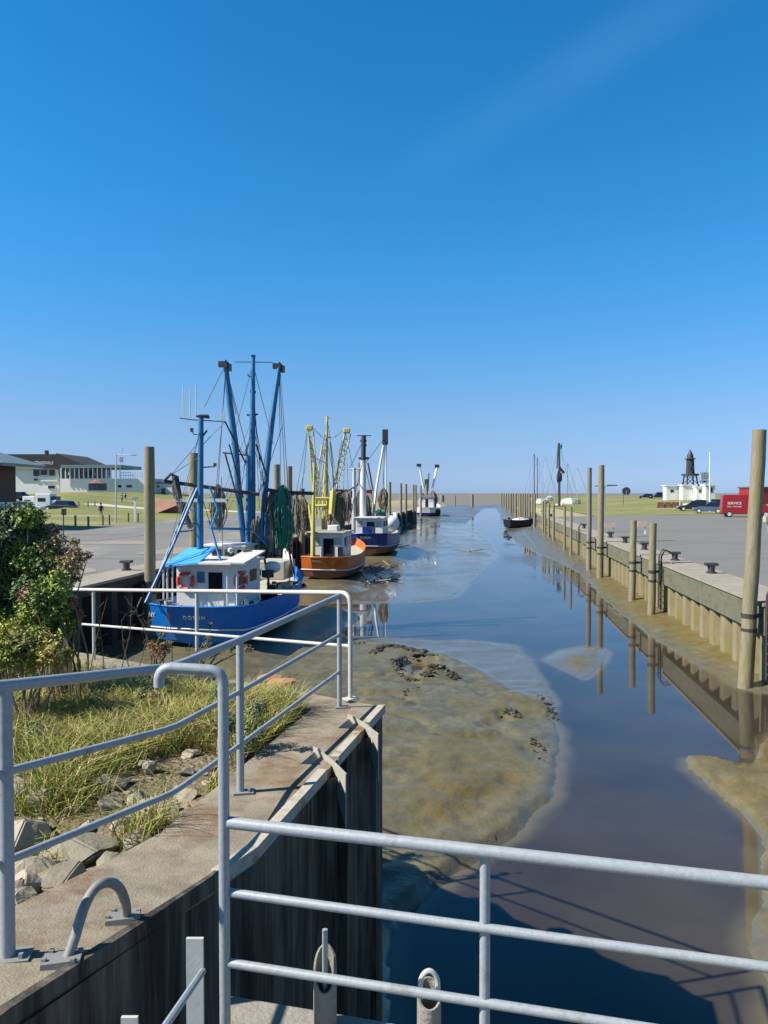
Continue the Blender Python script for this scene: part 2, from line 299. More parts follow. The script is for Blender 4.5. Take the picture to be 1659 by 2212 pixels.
# ------------------------------------------------------------------ structure: basin floor, water, mudflat, land
def vnoise(x, y, seed, oct=4):
    out = np.zeros_like(x); a = 1.0; tot = 0
    rs = np.random.RandomState(seed)
    for o in range(oct):
        g = rs.rand(256, 256)*2-1; f = 2.0**o
        X = x*f+17.3*o; Y = y*f+5.1*o; xi = np.floor(X).astype(int); yi = np.floor(Y).astype(int)
        fx = X-xi; fy = Y-yi; fx = fx*fx*(3-2*fx); fy = fy*fy*(3-2*fy)
        a00 = g[xi % 256, yi % 256]; a10 = g[(xi+1) % 256, yi % 256]; a01 = g[xi % 256, (yi+1) % 256]; a11 = g[(xi+1) % 256, (yi+1) % 256]
        out += a*((a00*(1-fx)+a10*fx)*(1-fy)+(a01*(1-fx)+a11*fx)*fy); tot += a; a *= .5
    return out/tot
def sdist(poly, x, y):                                 # >0 outside
    d = np.full(x.shape, 1e9); ins = np.zeros(x.shape, bool); n = len(poly)
    for i in range(n):
        ax, ay = poly[i]; bx, by = poly[(i+1) % n]
        ex, ey = bx-ax, by-ay; t = np.clip(((x-ax)*ex+(y-ay)*ey)/(ex*ex+ey*ey+1e-12), 0, 1)
        d = np.minimum(d, np.hypot(x-ax-t*ex, y-ay-t*ey))
        c = ((ay > y) != (by > y)); xx = ax+(y-ay)/(by-ay+1e-12)*ex; ins ^= (c & (x < xx))
    return np.where(ins, -d, d)
def gp(l): return [tuple(G(a, b, 0.0)[:2]) for a, b in l]
channel = gp([(760,3200),(835,2300),(860,1990),(966,1892),(1079,1818),(1139,1770),(1187,1722),(1211,1650),(1207,1590),(1190,1525),(1165,1470),(1140,1425),
 (1105,1392),(1000,1383),(945,1386),(860,1379),(790,1374),(700,1376),(630,1382),(590,1362),(600,1335),(655,1312),(720,1303),(800,1304),(900,1299),(975,1290),(995,1265),
 (960,1240),(975,1215),(930,1195),(955,1165),(1000,1138),(1018,1120),(1038,1104),(1050,1096),(1068,1096),(1079,1110),(1088,1130),(1099,1152),(1115,1172),(1160,1195),(1215,1217),
 (1255,1240),(1290,1275),(1308,1303),(1420,1385),(1500,1430),(1580,1478),(1625,1492),(1700,1500),(1720,1560),(1659,1592),(1615,1662),(1580,1655),(1520,1637),(1478,1640),(1480,1660),
 (1560,1720),(1620,1790),(1645,1850),(1652,1950),(1655,2050),(1700,2300),(1900,3200)])
island = gp([(1172,1425),(1210,1405),(1260,1395),(1300,1400),(1315,1410),(1292,1445),(1262,1468),(1215,1447)])
pond = gp([(852,1440),(885,1428),(940,1436),(955,1452),(930,1462),(900,1474),(868,1462)])
flat1 = gp([(745,1215),(840,1150),(900,1125),(1000,1130),(1060,1160),(1090,1200),(1030,1255),(980,1293),(860,1302),(760,1300),(725,1270)])
flat2 = gp([(770,1380),(900,1388),(1100,1394),(1150,1450),(1185,1520),(1130,1500),(1080,1478),(1010,1440),(960,1420),(880,1400)])
algae_spots = [gp([(1100,1500),(1160,1510),(1200,1560),(1150,1570),(1110,1540)]), gp([(900,1640),(1080,1600),(1150,1680),(1060,1780),(900,1800)]), gp([(1300,1330),(1420,1360),(1560,1440),(1659,1440),(1600,1400),(1420,1320),(1290,1220)]),
   gp([(1470,1640),(1530,1640),(1659,1610),(1740,1700),(1740,2050),(1665,2000),(1640,1850),(1600,1770),(1550,1710)]), gp([(980,1530),(1080,1520),(1100,1560),(1000,1570)]), gp([(1230,1420),(1290,1425),(1265,1460),(1225,1445)])]
ts = np.concatenate([np.linspace(3.5, 22, 170), 22*np.exp(np.linspace(0, math.log(320/22), 210))[1:]])
ss = np.linspace(0, 1, 300)
T, S = np.meshgrid(ts, ss, indexing='ij')
lo = np.where(T < 150, -12.95, -12.95-(T-150)*1.5); hi = np.where(T < 112, 7.95, 7.95+(T-112)*1.0)
Sx = lo+(hi-lo)*S
X = Sx*CT+T*ST; Y = T*CT-Sx*ST
d = sdist(channel, X, Y); di = sdist(island, X, Y); dp = sdist(pond, X, Y); df1 = sdist(flat1, X, Y); df2 = sdist(flat2, X, Y)
nA = vnoise(X/3.0, Y/3.0, 3); nB = vnoise(X/.9, Y/.9, 5); nC = vnoise(X/.35, Y/.35, 6)
dn = d+nB*.18+nA*.25+nC*.05
z = np.where(dn > 0, .04+.34*(1-np.exp(-dn*.28)), np.maximum(-.35, dn*.22))
z = np.where((dn > 0) & (Sx > 5.0) & (T < 112), .02+np.clip(dn, 0, 4)*.14, z)
z = z+np.where(dn > .15, nA*.06+nB*.025+nC*.008, 0)
rid = 1-np.abs(vnoise(X/1.7, Y/1.1, 41)); rid2 = 1-np.abs(vnoise(X/.55, Y/.4, 42))
near = np.clip((30-T)/8, 0, 1)*np.clip(dn*1.2, 0, 1)
z = z+near*(np.clip(rid-.80, 0, 1)*-.38+np.clip(rid2-.8, 0, 1)*-.10+nC*.012+vnoise(X/.16, Y/.16, 44)*.006)
spit = sdist(algae_spots[3], X, Y); z = z+np.where(dn > 0, .14*np.clip(-spit/.5+.3, 0, 1), 0)
k1 = np.clip(-df1/1.5+.6, 0, 1); z = z*(1-k1)+k1*(.006+.035*(nA*.8+vnoise(X/1.2, Y/6, 8)*1.1))
k2 = np.clip(-df2/.5+.6, 0, 1); z = z*(1-k2)+k2*(.010+.03*(nB*.7+vnoise(X/1.0, Y/.35, 9)))
z = np.maximum(z, np.clip(-di*.06+.0, -.3, .05)+np.where(di < .3, nC*.006+nB*.01, 0)-np.where(di > .0, .3*di, 0))
z = np.where(dp < .0, np.minimum(z, .0+dp*.1), z)
z = np.where((Sx < -6.0) & (T > 15) & (T < 60), np.minimum(z, .03+.03*nB), z)
for (cx, cy, hl, hb_, zz_, hd_) in ((-5.2, 28.5, 5.5, 1.5, .36, .18), (-3.0, 47.5, 5, 1.4, .34, .16), (-.2, 66, 6, 1.6, .45, .17), (10.5, 168, 8, 3, .5, .2)):
    lx = (X-cx)*math.cos(hd_)-(Y-cy)*math.sin(hd_); ly = (X-cx)*math.sin(hd_)+(Y-cy)*math.cos(hd_)
    rr_ = np.maximum(np.abs(lx)-hb_, 0)**2+np.maximum(np.abs(ly)-hl, 0)**2; ee = np.exp(-rr_/1.6); z = np.where(ee > .02, np.maximum(z, zz_*ee+nB*.03-.04), z)
lump = np.clip(1-np.hypot(X-G(935,1465).x, Y-G(935,1465).y)/1.0, 0, 1); z = z+lump*.16*(1+nC)
dw = np.hypot((X-1.2), (Y-9)); z = z+.10*np.exp(-(np.clip(X-0.2, 0, 99)**2)/6)*(T < 20)*(dn > .1)
wet = np.clip(1-(z-.012)/.10+nB*.35, 0, 1); wet = np.maximum(wet, np.clip((T-30)/60, 0, .55)+nA*.25); wet = np.clip(np.maximum(wet, k1*.85), 0, 1)
wet = np.where(Y > 28, np.clip(wet+vnoise(X/2.5, Y/9, 12)*.35, 0, 1), wet)
alg = np.zeros_like(z)
for q in algae_spots: alg = np.maximum(alg, np.clip(-sdist(q, X, Y)/.5+.6, 0, 1))
alg = np.clip(alg*(.8+nB*.6)+np.clip(nA*.8-.15, 0, 1)*.6, 0, 1)*(z > .01)
wet = np.clip(wet-alg*.75, 0, 1)
z_mud = z.copy(); nr, ncl = X.shape
me = bpy.data.meshes.new('mud')
idx = np.arange(nr*ncl).reshape(nr, ncl)
faces = np.stack([idx[:-1,:-1], idx[:-1,1:], idx[1:,1:], idx[1:,:-1]], -1).reshape(-1, 4)
me.from_pydata(np.stack([X, Y, z], -1).reshape(-1, 3).tolist(), [], faces.tolist()); me.update()
me.polygons.foreach_set('use_smooth', [True]*len(me.polygons))
for nm, arr in (('wet', wet), ('algae', alg)):
    a = me.attributes.new(nm, 'FLOAT', 'POINT'); a.data.foreach_set('value', arr.reshape(-1).astype(np.float32))
me.materials.append(M['mud']); o = bpy.data.objects.new('mud', me); COL.objects.link(o); tag(o, kind='structure')

def mudz(x, y):
    s_, t_ = Kinv(x, y); i_ = int(np.clip(np.searchsorted(ts, t_), 0, len(ts)-1)); l_, h_ = lo[i_,0], hi[i_,0]; j_ = int(np.clip((s_-l_)/(h_-l_)*(len(ss)-1), 0, len(ss)-1))
    return float(z_mud[i_, j_])
def sheet(name, pts, m): return struct(name, MB().add(pts, [tuple(range(len(pts)))]), m)
wt = np.concatenate([[-4, 0, 2], ts]); wi = np.clip(np.searchsorted(ts, wt), 0, len(ts)-1)
Tw, Sw = np.meshgrid(wt, ss, indexing='ij'); lo2 = np.where(Tw < 150, -13.0, -13.0-(Tw-150)*1.5); hi2 = np.where(Tw < 112, 8.0, 8.0+(Tw-112)*1.0); Sw = lo2+(hi2-lo2)*Sw
dep = np.clip(-z[wi], 0, 1); dep[wt < 3.5] = .3
i = np.arange(Tw.size).reshape(Tw.shape); wb = MB(); wb.v = np.stack([Sw*CT+Tw*ST, Tw*CT-Sw*ST, 0*Tw], -1).reshape(-1, 3).tolist()
wb.f = np.stack([i[:-1,:-1], i[:-1,1:], i[1:,1:], i[1:,:-1]], -1).reshape(-1, 4).tolist(); wo = struct('water', wb, M['water'], True)
a_ = wo.data.attributes.new('depth', 'FLOAT', 'POINT'); a_.data.foreach_set('value', dep.reshape(-1).astype(np.float32))
sheet('mudflat', [K(-9000, 319, .03), K(9000, 319, .03), K(14000, 14000, .03), K(-14000, 14000, .03)], M['farmud'])

def smooth(a, b, x): t = np.clip((x-a)/(b-a), 0, 1); return t*t*(3-2*t)
def grid(name, s, t, fz, m, sm=True):
    Tt, Ss = np.meshgrid(np.array(t, float), np.array(s, float), indexing='ij'); x = Ss*CT+Tt*ST; y = Tt*CT-Ss*ST; z = fz(Ss, Tt, x, y)
    i = np.arange(x.size).reshape(x.shape); f = np.stack([i[:-1,:-1], i[:-1,1:], i[1:,1:], i[1:,:-1]], -1).reshape(-1, 4)
    b = MB(); b.v = np.stack([x, y, z], -1).reshape(-1, 3).tolist(); b.f = f.tolist(); return struct(name, b, m, sm)
def zl(s, t, x, y):
    u = x/np.maximum(y, 1); dyke = smooth(-46, -92, s)*smooth(-.44, -.425, u)*smooth(300, 190, t)*3.4
    return 2.3+.35*smooth(-34, -45, s)+dyke*smooth(5, 30, t)
def zr(s, t, x, y): return 2.3+.3*smooth(9, 27, s)+1.05*smooth(100, 215, t)*smooth(24, 46, s)
def zm(s, t, x, y): return 2.25*smooth(-12.8, -22, s)+.25*smooth(-30, -60, s)+.02
LEFTASPH = [-34.3, -28, -20, -13.9]
grid('quay_asphalt_left', [-34.3,-28,-20,-13.9], np.linspace(8, 146, 30), lambda s,t,x,y: 2.3+0*s, M['asphalt'])
grid('field', np.concatenate([np.linspace(-420,-80,8), np.linspace(-76,-34.3,20)]), np.concatenate([np.linspace(6, 200, 60), np.linspace(210,320,5)]), zl, M['field'])
grid('marsh', np.concatenate([np.linspace(-420,-40,8), np.linspace(-34.3,-12.9,10)]), np.linspace(146, 318, 14), lambda s,t,x,y: zm(s,t,x,y)+.02, M['marsh'])
grid('quay_asphalt_right', [8.9, 14, 20, 27, 35, 60, 120], np.linspace(-3, 100, 20), zr, M['asphaltR'])
grid('field_right', [14, 20, 24, 27, 31, 35, 40, 46, 60, 120, 400], np.linspace(100, 400, 30), lambda s,t,x,y: zr(s,t,x,y)+.0, M['field'])
grid('pale_path', np.linspace(-62,-34.4,24), np.linspace(112,118,6), lambda s,t,x,y: zl(s,t,x,y)+.03, M['road'])
struct('quay_slope', MB().add([K(8.9,100,2.3),K(14,100,2.3),K(14,262,2.3),K(9.6,262,0)], [(0,1,2,3)]), M['marsh'])

sb = MB(); rg0 = random.Random(12)
for s0_, s1_, t0_, t1_ in ((-33,-14.4,33,33.12),(-33,-14.4,52,52.14),(-24,-23.86,14,140),(-33,-14.4,79,79.2)):
    sb.add([K(s0_,t0_,2.306), K(s1_,t0_,2.306), K(s1_,t1_,2.306), K(s0_,t1_,2.306)], [(0,1,2,3)])
struct('asphalt_seam', sb, mat('tar_seam', (.07,.07,.068), .8, 0, (.12,.118,.11), 2))
sb = MB()
for cx_, cy_, rx_, ry_ in ((-16.8,27.5,1.8,2.2),(-19.5,31,2.6,1.2),(-16,38,1.2,3),(-22,44,2.4,2)):
    sb.add([K(cx_+rx_*math.cos(a_)*(1+.25*math.sin(3*a_+cx_)), cy_+ry_*math.sin(a_)*(1+.2*math.cos(2*a_)), 2.312) for a_ in [i*.35 for i in range(18)]], [tuple(range(18))])
struct('sand_patch', sb, mat('sandy_patch', (.19,.17,.135), .95, 0, (.27,.24,.19), 1.2, .8))
# quay edges ------------------------------------------------------------
def quay(side, s0, t0, t1, mpile, label, beamh, gaps=()):
    sg = 1 if side == 'right' else -1
    t = thing('quay_wall', label, 'quay wall', K(s0, (t0+t1)/2, 0), -TH)
    b = MB(); pts = []; tt = t0; dp = .42; a = s0+sg*.12
    while tt < t1:                                     # trapezoid sheet piles
        pts += [(a, tt), (a, tt+.42), (a+sg*dp, tt+.60), (a+sg*dp, tt+1.02)]; tt += 1.2
    vs = []; fs = []
    for s_, t_ in pts: vs += [K(s_, t_, -.6), K(s_, t_, 2.3-beamh+.02)]
    for i in range(len(pts)-1): fs.append((2*i, 2*i+2, 2*i+3, 2*i+1))
    b.add(vs, fs); build('sheet_piling', b, mpile, t)
    b = MB(); c = MB(); cuts = [t0]+[x for g in sorted(gaps) for x in (g-.5, g+.5)]+[t1]
    for i in range(0, len(cuts), 2):
        u0, u1 = cuts[i]+.003, cuts[i+1]-.003
        k = u0
        while k < u1-.01:
            e = min(k+6.0, u1); poly = [K(s0, k+.012), K(s0+sg*.75, k+.012), K(s0+sg*.75, e-.012), K(s0, e-.012)]
            b.prism([(q.x, q.y) for q in poly], 2.3-beamh, 2.24); k = e
        poly = [K(s0-sg*.05, u0), K(s0+sg*1.42, u0), K(s0+sg*1.42, u1), K(s0-sg*.05, u1)]
        c.prism([(q.x, q.y) for q in poly], 2.243, 2.335)
    build('fender_beam', b, M['beam'] if side == 'right' else M['pilesshade'], t)
    for g in gaps:
        poly = [K(s0+sg*.5, g-.5), K(s0+sg*1.42, g-.5), K(s0+sg*1.42, g+.5), K(s0+sg*.5, g+.5)]
        c.prism([(q.x, q.y) for q in poly], 2.0, 2.33)
    build('capping', c, M['quayconc'], t)
    for g in gaps:
        L = MB()
        for e in (-.22, .22):
            L.tube([K(s0+sg*.45, g+e, 2.75), K(s0+sg*.1, g+e, 2.9), K(s0-sg*.05, g+e, 2.6), K(s0-sg*.05, g+e, .35)], .035, 6)
        for q in range(8): L.tube([K(s0-sg*.05, g-.22, .5+q*.27), K(s0-sg*.05, g+.22, .5+q*.27)], .02, 5)
        build('ladder', L, M['iron'], t)
    b = MB(); poly = [K(s0+sg*.9, t0), K(s0+sg*1.3, t0), K(s0+sg*1.3, t1), K(s0+sg*.9, t1)]
    b.prism([(q.x, q.y) for q in poly], -.5, 2.2); build('backing_wall', b, M['quayconc'], t)
    return t
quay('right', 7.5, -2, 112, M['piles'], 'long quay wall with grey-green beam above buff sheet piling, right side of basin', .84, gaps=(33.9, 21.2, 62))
quay('left', -12.7, 12, 146, M['pilesshade'], 'dark shaded quay wall along left side of basin behind the moored fishing boats', .35, gaps=(41,))
b = MB(); b.prism([tuple(K(s_, t_)[:2]) for s_, t_ in ((8.9,100.2),(9.6,262),(9.9,262),(9.2,100.2))], -.3, .3)

# ------------------------------------------------------------------ foreground wall with concrete coping
Wd = [(-2.35,-1.0,3.6),(-1.88,.75,3.58),(-1.27,2.55,3.545),(-.86,3.80,3.36),(-.71,4.2,3.325),(0,7.07,3.32),(-4.25,11.25,2.92),(-9.5,15.6,2.55)]
t = thing('retaining_wall', 'near harbour wall with rust-stained concrete coping and dark steel sheet piling', 'wall', (-.7,4.5,0))
# coping (inner edge offset ~0.55 towards the bank)
inn = [(-2.95,-1.0,3.62),(-2.45,.9,3.6),(-1.86,2.7,3.565),(-1.47,3.95,3.37),(-1.30,4.4,3.33),(-.66,7.0,3.32),(-4.6,10.9,2.92),(-9.9,15.1,2.55)]
def seg(a, b, n): return [tuple(a[k]+(b[k]-a[k])*i/n for k in range(3)) for i in range(n)]
def dens(l, n=6):
    o_ = []
    for i in range(len(l)-1): o_ += seg(l[i], l[i+1], n)
    return o_+[l[-1]]
b = MB(); th_ = .30
def strip(b, A, B, th_):
    n_ = len(A); vs = []
    for a_, c_ in zip(A, B): vs += [a_, c_, (c_[0], c_[1], c_[2]-th_), (a_[0], a_[1], a_[2]-th_)]
    fs = []
    for i in range(n_-1):
        p_, q_ = 4*i, 4*i+4
        fs += [(p_, q_, q_+1, p_+1), (p_+1, q_+1, q_+2, p_+2), (p_+2, q_+2, q_+3, p_+3), (p_+3, q_+3, q_, p_)]
    fs += [(0,1,2,3), (4*n_-1, 4*n_-2, 4*n_-3, 4*n_-4)]
    b.add(vs, fs)
OUT = dens(Wd); INN = dens(inn)
# main slab up to the corner (index 30), return after it
def off(l, dz): return [(x, y, z_+dz) for x, y, z_ in l]
strip(b, OUT[:31], INN[:31], .07); strip(b, OUT[30:], INN[30:], .07)
cop = build('coping', b, M['concrete'], t)
rimo = []; rimi = []
for (x, y, z_), (x2, y2, z2) in zip(OUT[:31], INN[:31]):
    dx, dy = x2-x, y2-y; L_ = math.hypot(dx, dy); rimo.append((x-dx/L_*.012, y-dy/L_*.012, z_+.022)); rimi.append((x+dx/L_*.055, y+dy/L_*.055, z_+.022))
def rimat(y_):
    k = (y_-4.2)/2.87; return tuple(Vector(rimo[24]).lerp(Vector(rimo[30]), k)), tuple(Vector(rimi[24]).lerp(Vector(rimi[30]), k))
A1, A2, A3, A4 = rimat(5.40), rimat(5.66), rimat(6.28), rimat(6.52)
for ro, ri in ((rimo[19:25]+[A1[0]], rimi[19:25]+[A1[1]]), ([A2[0], A3[0]], [A2[1], A3[1]]), ([A4[0], rimo[30]], [A4[1], rimi[30]])):
    b = MB(); strip(b, ro, ri, .075); build('edge_rim', b, M['rim'], t)
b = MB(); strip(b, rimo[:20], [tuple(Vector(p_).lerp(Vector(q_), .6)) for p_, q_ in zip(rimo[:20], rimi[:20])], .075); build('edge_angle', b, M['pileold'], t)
# sheet piling under the coping
path = [(-2.30,-1.0),(-1.84,.75),(-1.24,2.55),(-.93,3.55),(-1.02,3.75),(-.88,4.1),(-.72,4.3),(-.47,5.36),(-.338,5.45),(-.50,5.74),(-.46,6.0),(-.29,6.03),(-.22,6.26),(-.116,6.33),(-.27,6.58),(-.22,6.82),(-.07,6.85),(-.015,7.05),
        (-.2,7.5),(-.7,7.7),(-.9,8.2),(-1.5,8.5),(-1.7,9.0),(-2.3,9.3),(-2.5,9.8),(-3.1,10.1),(-3.3,10.6),(-4.2,11.2),(-9.5,15.5)]
def ztop(x, y):                                        # level of the coping beside a point
    best = 99; zz = 3.3
    for L_ in (Wd, inn):
        for a_, c_ in zip(L_, L_[1:]):
            ex, ey = c_[0]-a_[0], c_[1]-a_[1]; k = max(0, min(1, ((x-a_[0])*ex+(y-a_[1])*ey)/(ex*ex+ey*ey))); e = (a_[0]+ex*k-x)**2+(a_[1]+ey*k-y)**2
            if e < best: best = e; zz = a_[2]+(c_[2]-a_[2])*k
    return zz
vs = []; fs = []
for x, y in path: vs += [(x, y, -.6), (x, y, ztop(x, y)-.05)]
for i in range(len(path)-1): fs.append((2*i, 2*i+2, 2*i+3, 2*i+1))
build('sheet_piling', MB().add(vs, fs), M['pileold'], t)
for (ax, ay), (fx, fy) in (((-.54,5.84),(-.265,5.34)), ((-.316,6.70),(-.045,6.23))):
    b = MB(); dx, dy = fx-ax, fy-ay; L_ = math.hypot(dx, dy); nx, ny = -dy/L_*.006, dx/L_*.006
    m1 = (ax+dx*.55, ay+dy*.55)
    zt = 3.362; P_ = [(ax, ay, zt), (m1[0], m1[1], zt), (fx, fy, zt-.03), (fx, fy, zt-.42), (m1[0]+dx*.12, m1[1]+dy*.12, zt-.16), (ax, ay, zt-.08)]
    b.ext([Vector(q) for q in P_], Vector((-nx, -ny, 0)), Vector((nx, ny, 0)))
    build('pile_head', b, M['plate'], t)
    b = MB(); b.prism([(ax+.01, ay-.02), (ax-.07, ay-.28), (ax+.08, ay-.30)], 3.1, 3.3245); build('slot_shade', b, M['black'], t)  # solid black block painting the dark inside of an open slot

# bank behind the wall --------------------------------------------------
def xe(y):
    if y <= 7.0:
        for a_, c_ in zip(inn, inn[1:]):
            if a_[1] <= y <= c_[1]: return a_[0]+(c_[0]-a_[0])*(y-a_[1])/(c_[1]-a_[1]), a_[2]+(c_[2]-a_[2])*(y-a_[1])/(c_[1]-a_[1])
    for a_, c_ in zip(inn[5:], inn[6:]):
        if a_[1] <= y <= c_[1]: return a_[0]+(c_[0]-a_[0])*(y-a_[1])/(c_[1]-a_[1]), a_[2]+(c_[2]-a_[2])*(y-a_[1])/(c_[1]-a_[1])
    return -9.9, 2.5
def bankz(x, y):
    e, ze = xe(y); dd = max(0, e-x)
    rock = max(0, min(1, (5.6-y)/1.6))
    return ze-.05-.22*rock*(1-math.exp(-dd*1.3))-.035*min(dd, 6)+.05*mnoise.noise(Vector((x*.9, y*.9, 0)))*min(1, dd*2)+.02*mnoise.noise(Vector((x*4, y*4, 3)))*min(1, dd*2)
ys = np.concatenate([np.linspace(-.9, 7.0, 70), np.linspace(7.1, 15.0, 50)]); nxs = 70
vs = []; fs = []
for j, y in enumerate(ys):
    e, ze = xe(y)
    for i in range(nxs):
        k = (i/(nxs-1))**1.7; x = e+.03-(e+18)*k; vs.append((x, y, bankz(x, y)))
for j in range(len(ys)-1):
    for i in range(nxs-1): fs.append((j*nxs+i, (j+1)*nxs+i, (j+1)*nxs+i+1, j*nxs+i+1))
struct('bank', MB().add(vs, fs), M['earth'], True)
# the near quay corner that closes the basin behind the bank
one('end_wall', MB().prism([(-9.6,15.6),(-24,15.3),(-24,16.2),(-9.9,16.1)], -.4, 2.45), M['quayconc'], 'low concrete wall closing the basin end behind the bank shrubs', 'wall')

# rocks
rng = random.Random(3)
rocks = [(40,1790,.20,0,'dark angular boulder in shade beside the left railing post'),(195,1830,.20,1,'large grey boulder in the middle of the rock strip by the coping'),(130,1835,.12,0,'brownish leaning slab-like rock left of the large grey boulder'),
 (100,1720,.17,0,'pale flat rock under the grass at far left of the rock strip'),(70,1895,.17,0,'pale rounded rock low at left behind the railing post'),(130,1915,.13,1,'small grey round rock touching the coping edge'),
 (300,1825,.09,1,'small upright grey stone near the coping by grass tuft'),(340,1755,.14,0,'pale buff rock close to the coping half way along'),(240,1700,.12,0,'brown rock in the grass edge above the boulders'),
 (180,1665,.09,1,'small dark stone up in the grass'),(30,1700,.14,0,'pale rock touching the left edge post, upper rock row'),(275,1768,.10,0,'broken buff stone between the large boulder and the coping'),(400,1725,.08,0,'last small buff rock by the hooked post'),
 (20,1960,.11,1,'dark wedge stone at the bottom of the left post'),(235,1880,.07,1,'small stone between grey boulder and arched handle'),(60,1935,.12,0,'pale rock resting against the coping at lower left')]
for i, (px, py, r, k, lab) in enumerate(rocks):
    p0 = G(px, py, 3.25 if py > 1650 else 3.1); e, ze = xe(p0.y); x = min(p0.x, e-.06-r*.4); zb = bankz(x, p0.y)
    b = MB().rock((x, p0.y, zb+r*.2), r*1.12, i+1, (1.2, .9, .72))
    one('rock', b, M['rock2'] if k else M['rock'], lab, 'rock', 'rocks along the bank', True, angle=35)
for i in range(190):
    y = rng.uniform(2.6, 6.0); e, ze = xe(y); x = e-rng.uniform(.1, 1.9); r = rng.uniform(.018, .05) if i > 60 else rng.uniform(.04, .11)
    one('rubble_stone', MB().rock((x, y, bankz(x, y)+r*.2), r, i+40, (1.25, .9, .65), 10), M['rock'] if i % 3 else M['rock2'], 'small rubble stone lying among the boulders on the bank', 'stone', 'small rubble stones', True, angle=28)
for i, (px, py, lab) in enumerate([(606,1490,'red-brown broken stone beyond the railing, right of weeds'),(585,1480,'orange-red brick fragment nearest the weeds at bank end')]):
    p0 = G(px, py, 3.2); one('red_stone', MB().blob((p0.x, p0.y, 3.27), .11, i+80, .2, 2, (1.5,.8,.5)), M['brick'], lab, 'stone', None, True, angle=30)
for i in range(14):
    p0 = G(rng.uniform(560, 700), rng.uniform(1475, 1520), 3.25); e, ze = xe(min(p0.y, 14)); x = min(p0.x, e-.04)
    one('shore_stone', MB().blob((x, p0.y, bankz(x, p0.y)+.02), rng.uniform(.03,.07), i+90, .3, 2, (1.3,1,.6)), M['rock'], 'pale pebble at the bank end under the low rails', 'stone', 'pale pebbles at bank end', True)

# ------------------------------------------------------------------ foliage
def leaf_mesh(name, pts, nrm, size, cols, m, parent=None, aspect=.55):
    n = len(pts); a = np.random.randn(n, 3); a /= np.linalg.norm(a, axis=1)[:,None]
    a[:,2] = np.abs(a[:,2])*.6; 
    nv = nrm+np.random.randn(n, 3)*.7; nv /= np.linalg.norm(nv, axis=1)[:,None]
    u = np.cross(nv, a); u /= np.linalg.norm(u, axis=1)[:,None]+1e-9; v = np.cross(nv, u)
    sz = size*(.6+.8*np.random.rand(n))[:,None]
    P0 = pts-u*sz; P1 = pts+v*sz*aspect-nv*sz*.15; P2 = pts+u*sz; P3 = pts-v*sz*aspect-nv*sz*.15
    V = np.stack([P0, P1, P2, P3], 1).reshape(-1, 3); i = np.arange(n)*4
    Fc = np.concatenate([np.stack([i, i+1, i+2], 1), np.stack([i, i+2, i+3], 1)])
    me = bpy.data.meshes.new(name)
    if parent is not None:
        q = parent
        V = V-np.array(q.location)
    me.from_pydata(V.tolist(), [], Fc.tolist()); me.update()
    at = me.color_attributes.new('Col', 'FLOAT_COLOR', 'POINT'); c4 = np.concatenate([cols, np.ones((n,1))], 1); at.data.foreach_set('color', np.repeat(c4, 4, 0).astype(np.float32).reshape(-1))
    me.materials.append(m); o = bpy.data.objects.new(name, me); COL.objects.link(o)
    if parent is not None: o.parent = parent
    return o
def shrub(label, base, clumps, nleaf, size, pal, seed, cat='shrub'):
    np.random.seed(seed); rg = random.Random(seed); base = Vector(base)
    t = thing('shrub', label, cat, base)
    pts = []; nr_ = []; cl = []; b = MB()
    for (cx, cy, cz, r) in clumps:
        c = np.array([cx, cy, cz]); mid = Vector((base.x+(cx-base.x)*.5+rg.uniform(-.1,.1), base.y+(cy-base.y)*.5, base.z+(cz-base.z)*.62))
        b.tube([base+Vector((rg.uniform(-.1,.1), rg.uniform(-.1,.1), 0)), mid, Vector((cx, cy, cz))], .016, 5, .005)
        for q in range(7):
            dv = Vector((rg.gauss(0,1), rg.gauss(0,1), rg.gauss(.2,1))).normalized()*r*rg.uniform(.7,1.35); b.tube([Vector((cx, cy, cz)), Vector((cx, cy, cz))+dv*.6+Vector((0,0,.02)), Vector((cx, cy, cz))+dv], .005, 3, .002)
        n = int(nleaf*2.1*r*r/.04); dirs = np.random.randn(n, 3); dirs /= np.linalg.norm(dirs, axis=1)[:,None]
        rad = r*(.35+.75*np.random.rand(n)**.6)*(1+.35*np.sin(dirs[:,0]*7+cx*9)*np.cos(dirs[:,2]*6+cz*7))
        pp = c+dirs*rad[:,None]*np.array([1,1,.85]); pts.append(pp); nr_.append(dirs*.5+np.array([0,0,.6]))
        pc = np.array(pal[rg.randrange(len(pal))]); cc = pc[None]*(.6+.8*np.random.rand(n,1)); cc[:,0] *= (.85+.4*np.random.rand(n)); cl.append(cc)
    build('stem', b, M['twig'], t)
    leaf_mesh('foliage', np.concatenate(pts), np.concatenate(nr_), size*.62, np.clip(np.concatenate(cl), 0, 1), M['leaf'], t)
    return t
def clumps(pxr, pyr, dr, n, r, seed):
    rg = random.Random(seed); o_ = []
    for i in range(n):
        p0 = W(rg.uniform(*pxr), rg.uniform(*pyr), rg.uniform(*dr)); o_.append((p0.x, p0.y, p0.z, rg.uniform(*r)))
    return o_
GD = (.07,.12,.025); GM = (.14,.21,.03); GL = (.22,.29,.04); GY = (.36,.36,.05); RB = (.22,.08,.04); TAN = (.30,.24,.10); GB = (.09,.14,.06)
def cl2(l, d0, r=.13, jit=.25):
    o_ = []; rg = random.Random(len(l)*7)
    for px, py, *rr in l:
        p0 = W(px, py, d0+rg.uniform(-jit, jit)); o_.append((p0.x, p0.y, p0.z, rr[0] if rr else r))
    return o_
